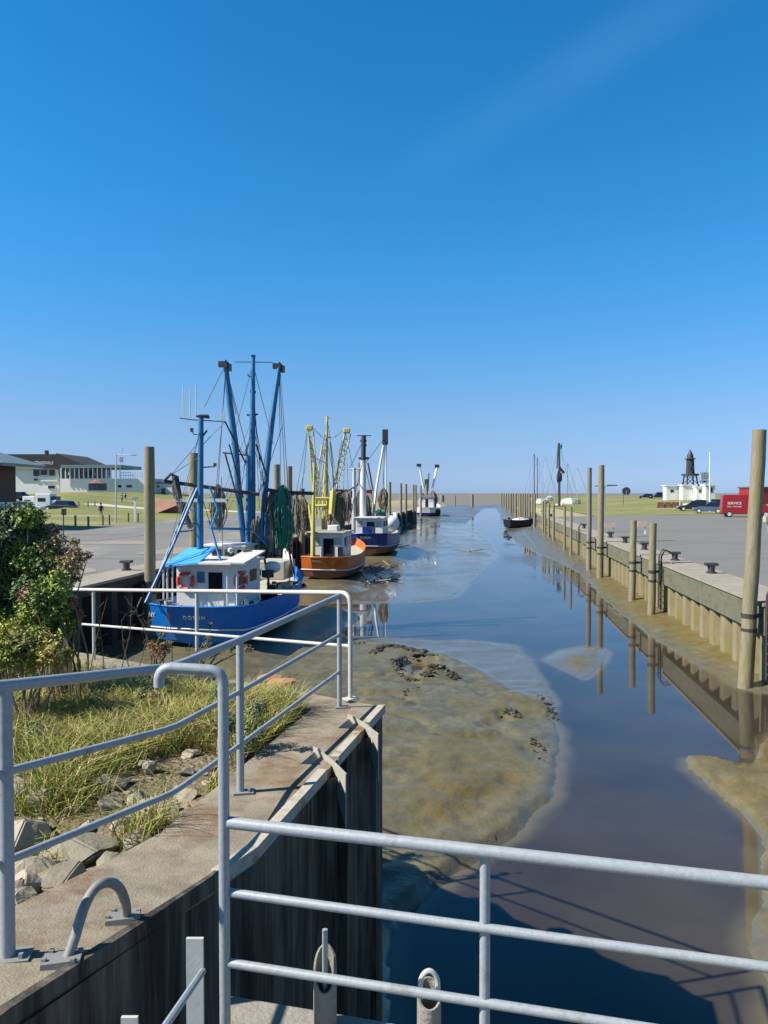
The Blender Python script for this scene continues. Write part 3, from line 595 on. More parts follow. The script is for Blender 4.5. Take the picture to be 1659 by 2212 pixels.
shrub('tall dark green bush filling the left edge above the railing', (-3.9, 8.0, 2.85),
      cl2([(-60,1140,.3),(10,1150,.26),(55,1135,.2),(85,1160,.17),(-40,1230,.3),(30,1215,.27),(75,1205,.22),(110,1225,.16),(-50,1310,.3),(20,1290,.27),(70,1275,.2),(-20,1370,.28),(40,1350,.24),(60,1115,.13),(28,1110,.11)], 8.2, jit=.4), 1050, .036, [GD, GM, GD, GB], 11)
shrub('tan and olive branching bush leaning over the quay view', (-3.4, 7.6, 2.85),
      cl2([(112,1180,.12),(135,1195,.11),(150,1215,.11),(165,1190,.06),(175,1205,.07),(190,1200,.05),(140,1240,.10),(160,1245,.08),(125,1165,.08),(115,1145,.07),(160,1170,.05),(170,1225,.06)], 7.9, jit=.2), 560, .028, [TAN, (.20,.19,.09), (.22,.24,.08), (.24,.16,.09)], 12)
shrub('bright green lobed shrub in front of the white railing end', (-3.0, 7.2, 2.9),
      cl2([(90,1290,.14),(120,1275,.13),(75,1320,.15),(120,1310,.14),(145,1300,.08),(60,1345,.14),(105,1345,.13),(150,1330,.09),(165,1345,.05),(128,1245,.08),(100,1255,.07),(85,1370,.12),(140,1365,.08)], 7.4, jit=.2), 950, .033, [GL, GM, (.12,.18,.03), GL], 13)
shrub('red-leaved twigs beside the bright green shrub', (-2.85, 7.3, 2.9), cl2([(165,1315,.055),(160,1298,.04),(172,1330,.045),(66,1275,.07),(50,1285,.06),(120,1320,.04)], 7.35, jit=.1), 900, .024, [RB, (.25,.12,.06)], 14)
shrub('yellow-green low bush under the top rail at lower left', (-3.1, 6.6, 2.95),
      cl2([(10,1370,.15),(45,1395,.15),(80,1405,.14),(15,1415,.16),(60,1425,.12),(110,1410,.11),(130,1425,.09),(100,1385,.09),(-40,1400,.2),(145,1410,.06)], 6.7, jit=.2), 850, .030, [GY, (.20,.24,.04), (.16,.18,.03), (.3,.27,.06)], 15)
shrub('small dark leafy plant hugging the coping past the middle post', (-1.05, 5.75, 3.25), cl2([(545,1560,.10),(530,1600,.09),(560,1530,.07),(535,1640,.07),(490,1560,.09),(555,1590,.06)], 5.85, jit=.12), 1100, .018, [(.05,.09,.03), GM, (.09,.11,.04)], 16, 'plant')
shrub('rusty golden weed clump in front of the blue boat stern', (-3.1, 10.2, 2.9), cl2([(345,1405,.11),(330,1395,.08),(360,1395,.08),(350,1370,.05)], 10.0, jit=.1), 900, .022, [(.32,.22,.06), (.26,.13,.05), (.2,.2,.06)], 17, 'weed')
shrub('greenish weed clump behind the long rail by the boat', (-2.4, 9.6, 2.95), cl2([(452,1375,.05),(455,1350,.035),(448,1395,.06),(500,1400,.05),(535,1400,.06),(545,1375,.03)], 9.7, jit=.1), 900, .020, [(.14,.15,.06), (.2,.18,.08)], 18, 'weed')

for i, (px, py, r_, pal_, lab) in enumerate(((95,1660,.13,[(.12,.17,.04),GM],'leafy green weed patch low at the left rocks edge'),(330,1600,.10,[(.30,.24,.09),(.2,.2,.06)],'straw-coloured seed-head weed in the middle of the grass'),
    (430,1590,.11,[GM,(.1,.15,.03)],'fresh green weed beside the hooked post'),(200,1560,.12,[(.34,.3,.08),(.24,.25,.05)],'yellowish weed in the upper grass'),(60,1540,.14,[GY,GL],'bright yellow-green weed by the left railing post'),(400,1660,.10,[(.28,.2,.08),(.16,.17,.05)],'brownish weed between grass and coping'),(255,1650,.09,[(.09,.08,.04),GM],'dark weed above the boulders'))):
    q = G(px, py, 3.05); zb_ = bankz(q.x, q.y); rg_ = random.Random(i+50)
    shrub(lab, (q.x, q.y, zb_), [(q.x+rg_.uniform(-.2,.2), q.y+rg_.uniform(-.2,.2), zb_+rg_.uniform(.06,.24), r_*rg_.uniform(.6,1)) for _ in range(5)], 1100, .016, pal_, 60+i, 'weed')
# dry stalks
rg = random.Random(5)
stk = [(228,1420,205,1285,9.0),(280,1415,262,1340,9.6),(330,1430,290,1310,9.8),(262,1430,285,1290,9.8),(352,1420,362,1290,9.9),(372,1420,360,1310,9.9),(300,1425,322,1320,9.9),(160,1420,175,1330,8.5),(395,1425,410,1385,9.9),(190,1410,232,1290,9.2)]
for i, (x0, y0, x1, y1, dd) in enumerate(stk):
    a_ = W(x0, y0, dd); a_.z = bankz(a_.x, a_.y) if a_.x < xe(a_.y)[0] else ztop(a_.x, a_.y); c_ = W(x1, y1, dd); m_ = (a_+c_)/2+Vector((rg.uniform(-.05,.05), 0, 0))
    b = MB().tube([a_, m_, c_], .007, 5, .003)
    for q in range(7):
        s_ = a_.lerp(c_, rg.uniform(.35,1)); b.tube([s_, s_+Vector((rg.uniform(-.12,.12), rg.uniform(-.05,.05), rg.uniform(.02,.12)))], .003, 3, .001)
    one('dry_stalk', b, M['twig'], 'thin dry weed stalk standing along the white railing', 'weed', 'dry stalks along the white railing')

# grass
np.random.seed(21)
def blades(name, n, fxy, hr, pal, wd=.004):
    pts = []; 
    while len(pts) < n:
        q = fxy()
        if q is not None: pts.append(q)
    P = np.array(pts); n = len(P); ang = np.random.rand(n)*6.283; h = hr[0]+(hr[1]-hr[0])*np.random.rand(n)**1.5
    lean = (np.random.rand(n)*1.5+.1)*h; la = np.random.rand(n)*6.283
    dx = np.cos(ang)*wd; dy = np.sin(ang)*wd; lx = np.cos(la)*lean; ly = np.sin(la)*lean
    z0 = P[:,2]
    V = np.stack([np.stack([P[:,0]-dx, P[:,1]-dy, z0], 1), np.stack([P[:,0]+dx, P[:,1]+dy, z0], 1),
                  np.stack([P[:,0]+dx*.8+lx*.35, P[:,1]+dy*.8+ly*.35, z0+h*.62], 1), np.stack([P[:,0]-dx*.8+lx*.35, P[:,1]-dy*.8+ly*.35, z0+h*.62], 1),
                  np.stack([P[:,0]+lx, P[:,1]+ly, z0+h*.85], 1)], 1).reshape(-1, 3)
    i = np.arange(n)*5; me = bpy.data.meshes.new(name)
    me.from_pydata(V.tolist(), [], np.stack([i, i+1, i+2, i+3], 1).tolist()+np.stack([i+3, i+2, i+4], 1).tolist()); me.update()
    pal = np.array(pal); k = (vnoise(P[:,0]*1.6, P[:,1]*1.6, 31)*.5+.5)*len(pal)+np.random.randn(n)*.9; k = np.clip(k.astype(int), 0, len(pal)-1)
    c = pal[k]*(.6+.8*np.random.rand(n,1)); at = me.color_attributes.new('Col', 'FLOAT_COLOR', 'POINT'); at.data.foreach_set('color', np.repeat(np.concatenate([c, np.ones((n,1))], 1), 5, 0).astype(np.float32).reshape(-1))
    me.materials.append(M['leaf']); o = bpy.data.objects.new(name, me); COL.objects.link(o); return tag(o, kind='stuff')
def g1():
    y = random.uniform(4.3, 10.6); e, ze = xe(y); x = e-.10-random.random()**1.2*6.0
    nn = mnoise.noise(Vector((x*.8, y*.8, 5)))
    if y < 6.4 and nn+random.uniform(-.15,.15) < -.32+(6.25-y)*.42: return None
    if y > 7.4 and x > e-.5 and nn < .2: return None
    if y > 8.5 and random.random() < .7: return None
    if mnoise.noise(Vector((x*2.2, y*2.2, 9))) < -.25: return None
    if x < -.62*y-1: return None
    return (x, y, bankz(x, y)-.01)
PAL = [(.09,.12,.02),(.26,.28,.04),(.38,.34,.08),(.40,.31,.13),(.18,.22,.025),(.30,.29,.05),(.28,.18,.07),(.16,.11,.05)]
tag(blades('grass', 90000, g1, (.06, .37), PAL, .0034), 'tangled green and straw-coloured grass covering the bank', 'grass')
def g2():
    y = random.uniform(2.8, 5.4); e, ze = xe(y); x = e-.03-random.random()*1.8
    if mnoise.noise(Vector((x*2.3, y*2.3, 2))) < .27: return None
    return (x, y, bankz(x, y)-.01)
tag(blades('grass_tufts', 4000, g2, (.03, .16), PAL, .003), 'short grass tufts growing between the boulders', 'grass')

# ------------------------------------------------------------------ railings
def arcpts(pts, r, n=5):                               # round the inner corners of a polyline
    o_ = [Vector(pts[0])]
    for i in range(1, len(pts)-1):
        p0, p1, p2 = map(Vector, pts[i-1:i+2]); a_ = (p0-p1).normalized()*r; c_ = (p2-p1).normalized()*r
        for k in range(n+1):
            q = k/n; o_.append((p1+a_)*(1-q)**2+p1*2*q*(1-q)+(p1+c_)*q*q)
    return o_+[Vector(pts[-1])]
def plate(b, p, rz=0, w_=.13, d_=.10): b.box((p[0], p[1], p[2]+.006), (w_, d_, .012), rz)
t = thing('railing', 'blue-grey galvanised railing following the coping from left edge to wall corner', 'railing', (-.9, 5.0, 3.32))
T1 = [W(-140,1497,2.62), W(10,1482,2.93), W(374,1441,4.05), W(518,1383,5.02), W(733,1287,7.05)]
build('top_rail', MB().tube(arcpts(T1, .12), .0245, 12), M['galv'], t, True)
T2 = [W(-120,1700,2.66), W(10,1668,2.93), W(374,1572,4.05), W(518,1494,5.02), W(733,1371,7.05)]
T3 = [W(-120,1915,2.66), W(10,1862,2.93), W(374,1713,4.05), W(518,1609,5.02), W(733,1451,7.05)]
build('middle_rail', MB().tube(arcpts(T2, .12), .0165, 10), M['galv'], t, True)
build('lower_rail', MB().tube(arcpts(T3, .12), .0165, 10), M['galv'], t, True)
for tp, rr in ((T1[1], .028), (T1[3], .025), (T1[4], .022)):
    zb = ztop(tp.x, tp.y); s_ = build('post', MB().tube([(tp.x, tp.y, zb+.008), (tp.x, tp.y, tp.z)], rr, 14), M['galv'], t, True)
    b = MB(); plate(b, (tp.x+.02, tp.y, zb), .2); b.box((tp.x+.06, tp.y-.02, zb+.02), (.015,.015,.02)); build('base_plate', b, M['dull'], t)
t = thing('railing', 'pale white-grey railing with two rails running left behind the blue-grey one', 'railing', (-1.5, 8.4, 3.1))
E0 = G(757, 1510, 3.32); e1 = Vector((E0.x, E0.y, 4.345)); L1 = W(175, 1273.5, 11.0); L0 = W(60, 1273, 12.1)
build('top_rail', MB().tube(arcpts([(E0.x, E0.y, 3.33), e1, L1, L0], .13, 8), .0225, 10), M['galvpale'], t, True)
build('middle_rail', MB().tube([(E0.x, E0.y, 3.83), W(175,1348,11.0), W(60,1345,12.1)], .0165, 8), M['galvpale'], t, True)
b = MB(); plate(b, (E0.x, E0.y, 3.32), .7); build('base_plate', b, M['galvpale'], t)
for px, dd in ((425, 9.09), (202, 10.8)):
    p0 = W(px, 1277, dd); build('post', MB().tube([(p0.x, p0.y, bankz(p0.x-.3, min(p0.y, 14))-.05), p0], .022, 10), M['galvpale'], t, True)
# right-hand bridge railing with hooked end post
t = thing('railing', 'silver bridge railing with three rails crossing the lower right foreground', 'railing', (.3, 2.7, 3.2))
hz = 3.20
def line(pts, z_): 
    a_ = G(*pts[0], z_); c_ = G(*pts[1], z_); d_ = c_-a_; return [a_+Vector((.012,0,0)), a_+d_*1.55]
build('top_rail', MB().tube(line([(487,1777),(1659,1908)], 4.06), .0225, 14), M['galv'], t, True)
build('middle_rail', MB().tube(line([(487,1928),(1659,2090)], 3.79), .0165, 12), M['galv'], t, True)
build('lower_rail', MB().tube(line([(487,2080),(1659,2262)], 3.525), .0165, 12), M['galv'], t, True)
A_ = G(487,1777,4.06); hp = Vector((A_.x-.005, A_.y, 0))
hk = [W(344,1483,A_.y), W(343,1441,A_.y), W(482,1449,A_.y), (hp.x, hp.y, 3.215)]
hkp = [Vector(hk[0])]; hkp = arcpts([hk[0], hk[1], hk[2], hk[3]], .055, 7)
build('hooked_post', MB().tube(hkp, .0205, 14), M['galv'], t, True)
p0 = G(1048,1835,4.06); build('post', MB().tube([(p0.x, p0.y, 3.215), (p0.x, p0.y, 4.055)], .0185, 12), M['galv'], t, True)
p1 = A_+(G(1659,1908,4.06)-A_)*1.4; build('post', MB().tube([(p1.x, p1.y, 3.215), (p1.x, p1.y, 4.055)], .0185, 12), M['galv'], t, True)
# ledge of the bridge
e0 = G(498,2149,3.2); e1_ = G(1659,2345,3.2)
ed = (e1_-e0)
one('bridge_ledge', MB().prism([(e0.x, e0.y), tuple((e0+ed*1.6)[:2]), ((e0+ed*1.6).x, .2), (e0.x, .2)], 2.75, 3.2), M['concrete2'], 'concrete bridge ledge at the very bottom under the silver railing', 'ledge', bevel=.01)
# arched handle
t = thing('grab_handle', 'arched grey pipe handle bolted onto the coping at lower left', 'handle', (-1.2, 3.0, 3.5))
c1 = G(143, 2078, 3.50); c2 = G(274, 1987, 3.44)
ap1 = W(180,1965,c1.y*.75+c2.y*.25); ap2 = W(222,1908,c1.y*.5+c2.y*.5); ap3 = W(262,1925,c1.y*.25+c2.y*.75)
pts = [c1, W(160,2030,c1.y*.9+c2.y*.1), ap1, W(200,1925,c1.y*.6+c2.y*.4), ap2, W(245,1908,c1.y*.36+c2.y*.64), ap3, W(272,1955,c1.y*.1+c2.y*.9), c2]
def crom(P, n=5):
    P = [Vector(q) for q in P]; P = [P[0]*2-P[1]]+P+[P[-1]*2-P[-2]]; o_ = []
    for i in range(1, len(P)-2):
        for k in range(n):
            q = k/n; a_, b_, c_, d_ = P[i-1:i+3]; o_.append(.5*((2*b_)+(-a_+c_)*q+(2*a_-5*b_+4*c_-d_)*q*q+(-a_+3*b_-3*c_+d_)*q**3))
    return o_+[P[-2]]
build('pipe', MB().tube(crom(pts, 4), .0205, 12), M['dull'], t, True)
for c_ in (c1, c2):
    b = MB(); b.box((c_.x-.015, c_.y, ztop(c_.x, c_.y)+.012), (.14,.11,.03), .25, R(-7))
    for ex, ey in ((-.055,.035),(.055,-.035),(-.055,-.035),(.055,.035)): b.box((c_.x-.015+ex, c_.y+ey, ztop(c_.x, c_.y)+.030-ey*.12), (.016,.016,.014))
    build('base_plate', b, M['dull'], t)
# flat-bar stair rail below
t = thing('stair_rail', 'flat steel bar post with thin sloping handrail at the bottom beside the dark wall', 'railing', (-.9, 2.6, 3.0))
a_ = W(421, 2026, 2.45); b = MB().box((a_.x, a_.y, (a_.z+2.9)/2), (.055, .012, a_.z-2.9)); build('bar_post', b, M['galvpale'], t)
a2 = W(280, 2196, 2.3); build('bar_post', MB().box((a2.x, a2.y, (a2.z+2.9)/2), (.05, .012, a2.z-2.9)), M['galvpale'], t)
build('handrail', MB().tube([W(438,2098,2.44), W(280,2330,1.75)], .011, 8), M['galv'], t, True)
# standpipes
def standpipe(px, py0, py1, dd, lab, cut, rod):
    top = W(px, py0, dd); t = thing('standpipe', lab, 'pipe', (top.x, top.y, 3.2)); n = 20; r = .046; vs = []; fs = []
    for i in range(n):
        a_ = 2*math.pi*i/n; cx, sy = math.cos(a_), math.sin(a_)
        zt = top.z+cut*(sy-1)*r*1.6
        vs += [(top.x+cx*r, top.y+sy*r, 3.205), (top.x+cx*r, top.y+sy*r, zt), (top.x+cx*r*.82, top.y+sy*r*.82, zt), (top.x+cx*r*.82, top.y+sy*r*.82, 3.21)]
    for i in range(n):
        j = (i+1) % n; fs += [(4*i+k, 4*j+k, 4*j+k+1, 4*i+k+1) for k in range(3)]
    build('tube_body', MB().add(vs, fs), M['concrete2'], t, True, angle=50)
    if rod: build('rod', MB().tube([(top.x, top.y, 3.21), (top.x, top.y, W(px, 2008, dd).z)], .011, 10), M['galv'], t, True)
    else: build('loop', MB().tube(crom([(top.x-.034, top.y, top.z-.06), (top.x-.03, top.y, top.z+.02), (top.x, top.y, top.z+.05), (top.x+.03, top.y, top.z+.02), (top.x+.034, top.y, top.z-.06)], 4), .010, 8), M['galvpale'], t, True)
standpipe(702, 2052, 2170, 2.98, 'tall open pipe with a steel rod inside, on the ledge behind the railing', 1.0, True)
standpipe(927, 2125, 2200, 2.88, 'shorter open pipe with a loop, on the ledge right of the taller pipe', .5, False)

# ------------------------------------------------------------------ timber piles and bollards
def pile(px, s, ztop_, r, label, group, lean=0, m='wood', t_=None, band=True):
    tt = t_ if t_ is not None else Tat(px, s); p0 = K(s, tt, -.3); rg_ = random.Random(int(px*7+tt))
    n = 8; pts = []; rs = []
    for i in range(n+1):
        k = i/n; pts.append(Vector((p0.x+lean*k*(ztop_+.3)+rg_.uniform(-.01,.01), p0.y+rg_.uniform(-.01,.01), -.3+k*(ztop_+.3)))); rs.append(r*(1.06-.12*k)*rg_.uniform(.98,1.02))
    t = thing('timber_pile', label, 'pile', (p0.x, p0.y, 0), 0, group)
    build('trunk', MB().tube(pts, rs, 14), M[m], t, True, angle=60)
    if band:
        sg = 1 if s > 0 else -1; w_ = K(s+sg*(7.55-7.1 if s > 0 else .35), tt, 0)
        q = Vector((p0.x+lean*2.3, p0.y, 0)); b = MB().tube([(q.x, q.y, 1.92), (q.x, q.y, 2.04)], r*1.12, 14)
        b.box((p0.x*.5+w_.x*.5, p0.y*.5+w_.y*.5, 1.98), (.6, .1, .1), -TH); build('iron_band', b, M['iron'], t); build('iron_band', MB().tube([(q.x, q.y, 1.55), (q.x, q.y, 1.64)], r*1.12, 14), M['iron'], t)
    return t
gR = 'timber piles along the right quay'
pile(1613, 7.05, 7.0, .19, 'tallest nearest timber pile, leaning, at the right edge of the photo', gR, .045)
pile(1409, 7.05, 4.03, .155, 'short timber pile beside the quay ladder, second of the near short pair', gR, .012)
pile(1367, 7.05, 4.0, .155, 'short timber pile left of the ladder, first of the short pair', gR, .012)
pile(1297, 7.05, 7.0, .19, 'tall pale timber pile, right one of the middle tall pair', gR, .008)
pile(1273, 7.05, 7.0, .165, 'tall darker timber pile, left one of the middle tall pair', gR, .0, 'wooddark')
for px, lab in ((1234,'slim pile just left of the tall middle pair'),(1220,'slim pile, second left of the tall middle pair')): pile(px, 7.05, 4.15, .11, lab, gR, 0, band=False)
far = [(1196,4.1),(1186,4.2),(1178,4.2),(1173,4.2)]
for i, (px, zt) in enumerate(far): pile(px, 7.05, zt, .13, ['slim far pile by the quay, nearest of the four behind the black boat','slim far pile, second behind the black boat','slim far pile, third behind the black boat','slim far pile, fourth behind the black boat'][i], gR, 0, band=False)
for i, px in enumerate((1155,1150,1144,1139,1134,1129,1124,1120,1114,1108,1103,1098,1093,1088,1083)):
    pile(px, 7.6 if i % 2 else 7.0, 5.15, .17+.012*i, 'weathered pile in the dense far row beyond the black boat', 'dense far row of piles', 0, 'wooddark' if i % 3 == 0 else 'wood', band=False)
gL = 'timber piles along the left quay'
pile(323, -12.25, 7.0, .20, 'thick tall pile standing at the left quay, nearest and leftmost', gL, 0, 'wood')
pile(420, -12.25, 7.0, .22, 'thick tall pile partly hidden by the blue boat mast', gL, 0, 'wood')
pile(598, -12.25, 7.0, .21, 'dark tall pile, left one of the pair between the blue and orange boats', gL, 0, 'wooddark')
pile(625, -12.25, 7.0, .21, 'dark tall pile, right one of the pair between the blue and orange boats', gL, 0, 'wooddark')
for i, px in enumerate((652, 738, 842, 866, 877, 893, 898, 909)):
    pile(px, -12.25, 6.75 if px > 800 else 5.6, .2, 'tall pile on the left quay behind the %s' % ['orange boat wheelhouse, left','orange boat stern, right','navy boat, nearest','navy boat, second','navy boat, third','far white boat, left of pair','far white boat, right of pair','far white boat, beside its mast'][i], gL, 0, 'wooddark' if i % 2 else 'wood', band=False)
for px, py0, py1, w_, lab in ((955,1070,1084,6,'short thick dark pile on the far mud left of the channel'),(983,1070,1092,2,'thin post standing in the far mud'),(1020,1068,1096,4,'dark upright pile alone at the far channel mouth')):
    q = G(px, py1+.01, .05); h_ = W(px, py0, q.y).z
    one('channel_marker', MB().tube([(q.x, q.y, -.3), (q.x, q.y, h_)], w_*q.y/F/1.0*.8, 10), M['wooddark'], lab, 'pile', None, True)

def make_bollard():
    t = thing('bollard', 'x', 'bollard', (0,0,0), 0, 'mooring bollards on the quays')
    build('shaft', MB().tube([(0,0,0),(0,0,.05),(0,0,.06),(0,0,.26)], [.17,.17,.11,.12], 14), M['iron'], t, True)
    build('head', MB().box((0,0,.29), (.42,.24,.09), 0), M['iron'], t, bevel=.02); return t
bol = make_bollard(); first = True
BL = [('r',1538,'black bollard on the right quay, nearest to the tall pile'),('r',1459,'black bollard on the right quay, second from the tall pile'),('r',1393,'black bollard between the two short piles'),('r',1351,'black bollard behind the first short pile'),
      ('r',1319,'black bollard below the pale board with white leg'),('r',1262,'small bollard left of the tall middle piles'),('r',1191,'tiny bollard by the four far slim piles, near'),('r',1172,'tiny bollard by the four far slim piles, far'),('l',272,'black bollard on the left quay beside the tall pile')]
for sd_, px, lab in BL:
    s = 8.35 if sd_ == 'r' else -13.6; tt = Tat(px, s); q = K(s, tt, 2.335)
    o = bol if first else copy_tree(bol); first = False; o.location = q; o.rotation_euler = (0, 0, -TH); o['label'] = lab
    o.scale = (1.1,1.1,1.15)

# ------------------------------------------------------------------ boats
def text(name, s, size, o, rgt, up, m, parent, local=True, sx=1.0, spacing=1.0):
    cu = bpy.data.curves.new('txt', 'FONT'); cu.body = s; cu.size = size; cu.extrude = .004; cu.align_x = 'CENTER'; cu.align_y = 'CENTER'; cu.space_character = spacing
    ob = bpy.data.objects.new('txt', cu); COL.objects.link(ob); dg = bpy.context.evaluated_depsgraph_get(); me = bpy.data.meshes.new_from_object(ob.evaluated_get(dg))
    bpy.data.objects.remove(ob); o = Vector(o); rgt = Vector(rgt).normalized(); up = Vector(up).normalized(); nn = rgt.cross(up)
    b = MB(); b.add([o+rgt*v.co.x*sx+up*v.co.y+nn*(v.co.z+.006) for v in me.vertices], [tuple(p.vertices) for p in me.polygons]); bpy.data.meshes.remove(me)
    return build(name, b, m, parent, local=local)
def lerp(a, b, t): return a+(b-a)*t
FS = [0,.05,.12,.25,.42,.6,.75,.86,.94,1.0]; HB = [.46,.93,.99,1,1,.97,.84,.60,.33,.03]
def hull(t, L, B, zs, zm_, zb, z0, mh, mb_, rake=.45, bow=.9, strake=True, lowf=.42):
    def sheer(f): return lerp(zs, zm_, min(f/.35, 1)) if f < .35 else zm_+(zb-zm_)*((f-.35)/.65)**2
    prof = [(1.0,1.0),(.985,.45+0),(.97,lowf-.02),(.84,.14),(.10,0)]
    def pt(f, hb, wq, q):
        zk = z0+(.06*max(0, .3-f)/.3)+(.5*max(0, f-.85)/.15); zz = zk+(sheer(f)-zk)*q
        y = f*L+(rake*(1-q)*max(0, 1-f/.07))-(bow*(1-q)*max(0, (f-.7)/.3))
        fl = 1+.0 if f < .6 else 1-(f-.6)*.9*(1-q)
        return (hb*B/2*wq*fl, y, zz)
    def loft(ps, m, nm, close=False):
        b = MB(); vs = []; fs = []
        for f, hb in zip(FS, HB):
            row = [pt(f, hb, *q) for q in ps]; vs += [(-x, y, z) for x, y, z in row]+[(x, y, z) for x, y, z in row[::-1]] if close else []
            if not close: vs += row
        n = len(ps)*(2 if close else 1)
        for i in range(len(FS)-1):
            for k in range(n-1): fs.append((i*n+k, i*n+k+1, (i+1)*n+k+1, (i+1)*n+k))
        if close: fs.append(tuple(range(n)))
        b.add(vs, fs)
        return b
    build('hull', loft(prof[:3], mh, 'h', True) if False else loft(prof, mh, 'h', True), mh, t, True, True, angle=22)
    if mb_ is not None:
        b = MB(); vs = []; fs = []; pr = [(1.006*a_, q) for a_, q in prof[2:]]
        for f, hb in zip(FS, HB):
            row = [pt(f, hb, *q) for q in pr]; row = [(x*1.004+.006, y+(-.008 if f == 0 else 0), z-.004) for x, y, z in row]; vs += [(-x, y, z) for x, y, z in row]+row[::-1]
        n = 6
        for i in range(len(FS)-1):
            for k in range(n-1): fs.append((i*n+k, i*n+k+1, (i+1)*n+k+1, (i+1)*n+k))
        fs.append(tuple(range(n))); build('bottom', b.add(vs, fs), mb_, t, True, True, angle=22)
    dk = [pt(f, hb, .97, 1) for f, hb in zip(FS, HB)]; dz = [z-.42 for x, y, z in dk]
    poly = [(-x, y+.02) for x, y, z in dk]+[(x, y+.02) for x, y, z in dk[::-1]]; zz = dz+dz[::-1]
    b = MB(); n = len(dk)
    dk[0] = (dk[0][0], dk[0][1]+rake*.36, dk[0][2]); dk[1] = (dk[1][0]*.97, dk[1][1]+rake*.12, dk[1][2])
    b.add([(-x, y+.03, z-.42) for x, y, z in dk]+[(x, y+.03, z-.42) for x, y, z in dk], [(i, n+i, n+i+1, i+1) for i in range(n-1)]); build('deck', b, M['cream'], t, local=True)
    b = MB(); top = [pt(f, hb, 1, 1) for f, hb in zip(FS, HB)]; P_ = [(-x, y, z) for x, y, z in top[::-1]]+top
    P_.insert(len(top), ((0, top[0][1], top[0][2])))
    b.tube([(x, y, z+.015) for x, y, z in P_], .035, 6); build('gunwale', b, mh, t, True, True)
    if strake:
        st = [pt(f, hb, .995, .44) for f, hb in zip(FS, HB)]; P_ = [(-x*1.01, y, z) for x, y, z in st[::-1]]+[(x*1.01, y, z) for x, y, z in st]
        b = MB(); b.tube([(x, y-(.012 if abs(y-st[0][1]) < .01 else 0), z) for x, y, z in P_], .03, 6); build('rubbing_strake', b, M['white'], t, True, True)
    return pt
def wheelhouse(t, x0, x1, y0, y1, z0, z1, mw_, mroof, wins=True, door=True, tint='darkglass'):
    b = MB().box(((x0+x1)/2, (y0+y1)/2, (z0+z1)/2), (x1-x0, y1-y0, z1-z0)); h = build('wheelhouse', b, mw_, t, local=True, bevel=.03)
    r = MB().box(((x0+x1)/2, (y0+y1)/2-.1, z1+.04), (x1-x0+.3, y1-y0+.45, .09)); build('roof', r, mroof, h, local=True, bevel=.02)
    zc = z1-(z1-z0)*.28; hh = (z1-z0)*.27
    if wins:
        n = 3
        for i in range(n):
            cx = lerp(x0, x1, (i+.5)/n)
            if door and i == 1: continue
            w_ = build('window', MB().box((cx, y0-.012, zc), ((x1-x0)/n*.66, .03, hh)), M['cream'], h, local=True)
        for sgn, xx in ((-1, x0), (1, x1)):
            for k in (.25, .7): build('window', MB().box((xx+sgn*.006, lerp(y0, y1, k), zc), (.02, (y1-y0)*.28, hh)), M[tint], h, local=True)
    if door: build('door', MB().box(((x0+x1)/2+.1, y0-.015, lerp(z0, z1, .42)), (.62, .04, (z1-z0)*.8)), M['darkglass'], h, local=True)
    return h
def ropes(t, lst, r=.010, m='wire', name='rigging'):
    b = MB()
    for a_, c_ in lst: b.tube([a_, c_], r, 4)
    return build(name, b, M[m], t)
def net(t, top, bot, w_, m, seed=0):                   # a hung bundle of netting: many slack strands round a gathered core
    top = Vector(top); bot = Vector(bot); n = 10; rg_ = random.Random(seed); b = MB(); H_ = (top-bot).length
    prof = lambda k: w_*(.16+.84*max(0, math.sin(min(1, k**.8*1.05)*math.pi*.80))**1.1)
    core = [top.lerp(bot, k/n*.93)+Vector((rg_.uniform(-.03,.03), rg_.uniform(-.03,.03), 0)) for k in range(n+1)]
    b.tube(core, [prof(k/n)*.62 for k in range(n+1)], 9)
    ns = max(14, int(w_*70))
    for i in range(ns):
        a_ = rg_.uniform(0, 6.283); e_ = rg_.uniform(.80, 1.04); pts = []; f0 = rg_.uniform(.6, 1.12); da = rg_.uniform(-.5,.5)
        for k in range(n+1):
            q = k/n; r_ = prof(q)*f0*(1+.15*math.sin(q*9+i)); pts.append(top.lerp(bot, q*e_)+Vector((math.cos(a_+da*q)*r_, math.sin(a_+da*q)*r_, rg_.uniform(-.02,.02)*H_)))
        b.tube(pts, w_*rg_.uniform(.05,.13), 4, w_*.05)
    return build('net', b, m, t)
def ring(t, c, d, m1, ax=(0,1,0)):
    ax = Vector(ax).normalized(); u = ax.cross(Vector((0,0,1))).normalized(); v = Vector((0,0,1)); c = Vector(c); b = MB(); wb = MB(); n = 8
    P_ = [c+u*math.cos(2*math.pi*(i+.5)/n)*d/2+v*math.sin(2*math.pi*(i+.5)/n)*d/2 for i in range(n+1)]
    b.tube(P_, d*.12, 8); o_ = build('life_ring', b, m1, t, True, local=True, angle=60)
    for i in range(0, n, 2): a_ = P_[i].lerp(P_[i+1], .35); e_ = P_[i].lerp(P_[i+1], .65); build('ring_band', MB().tube([a_, e_], d*.13, 8), M['white'], o_, True, local=True)
    return o_

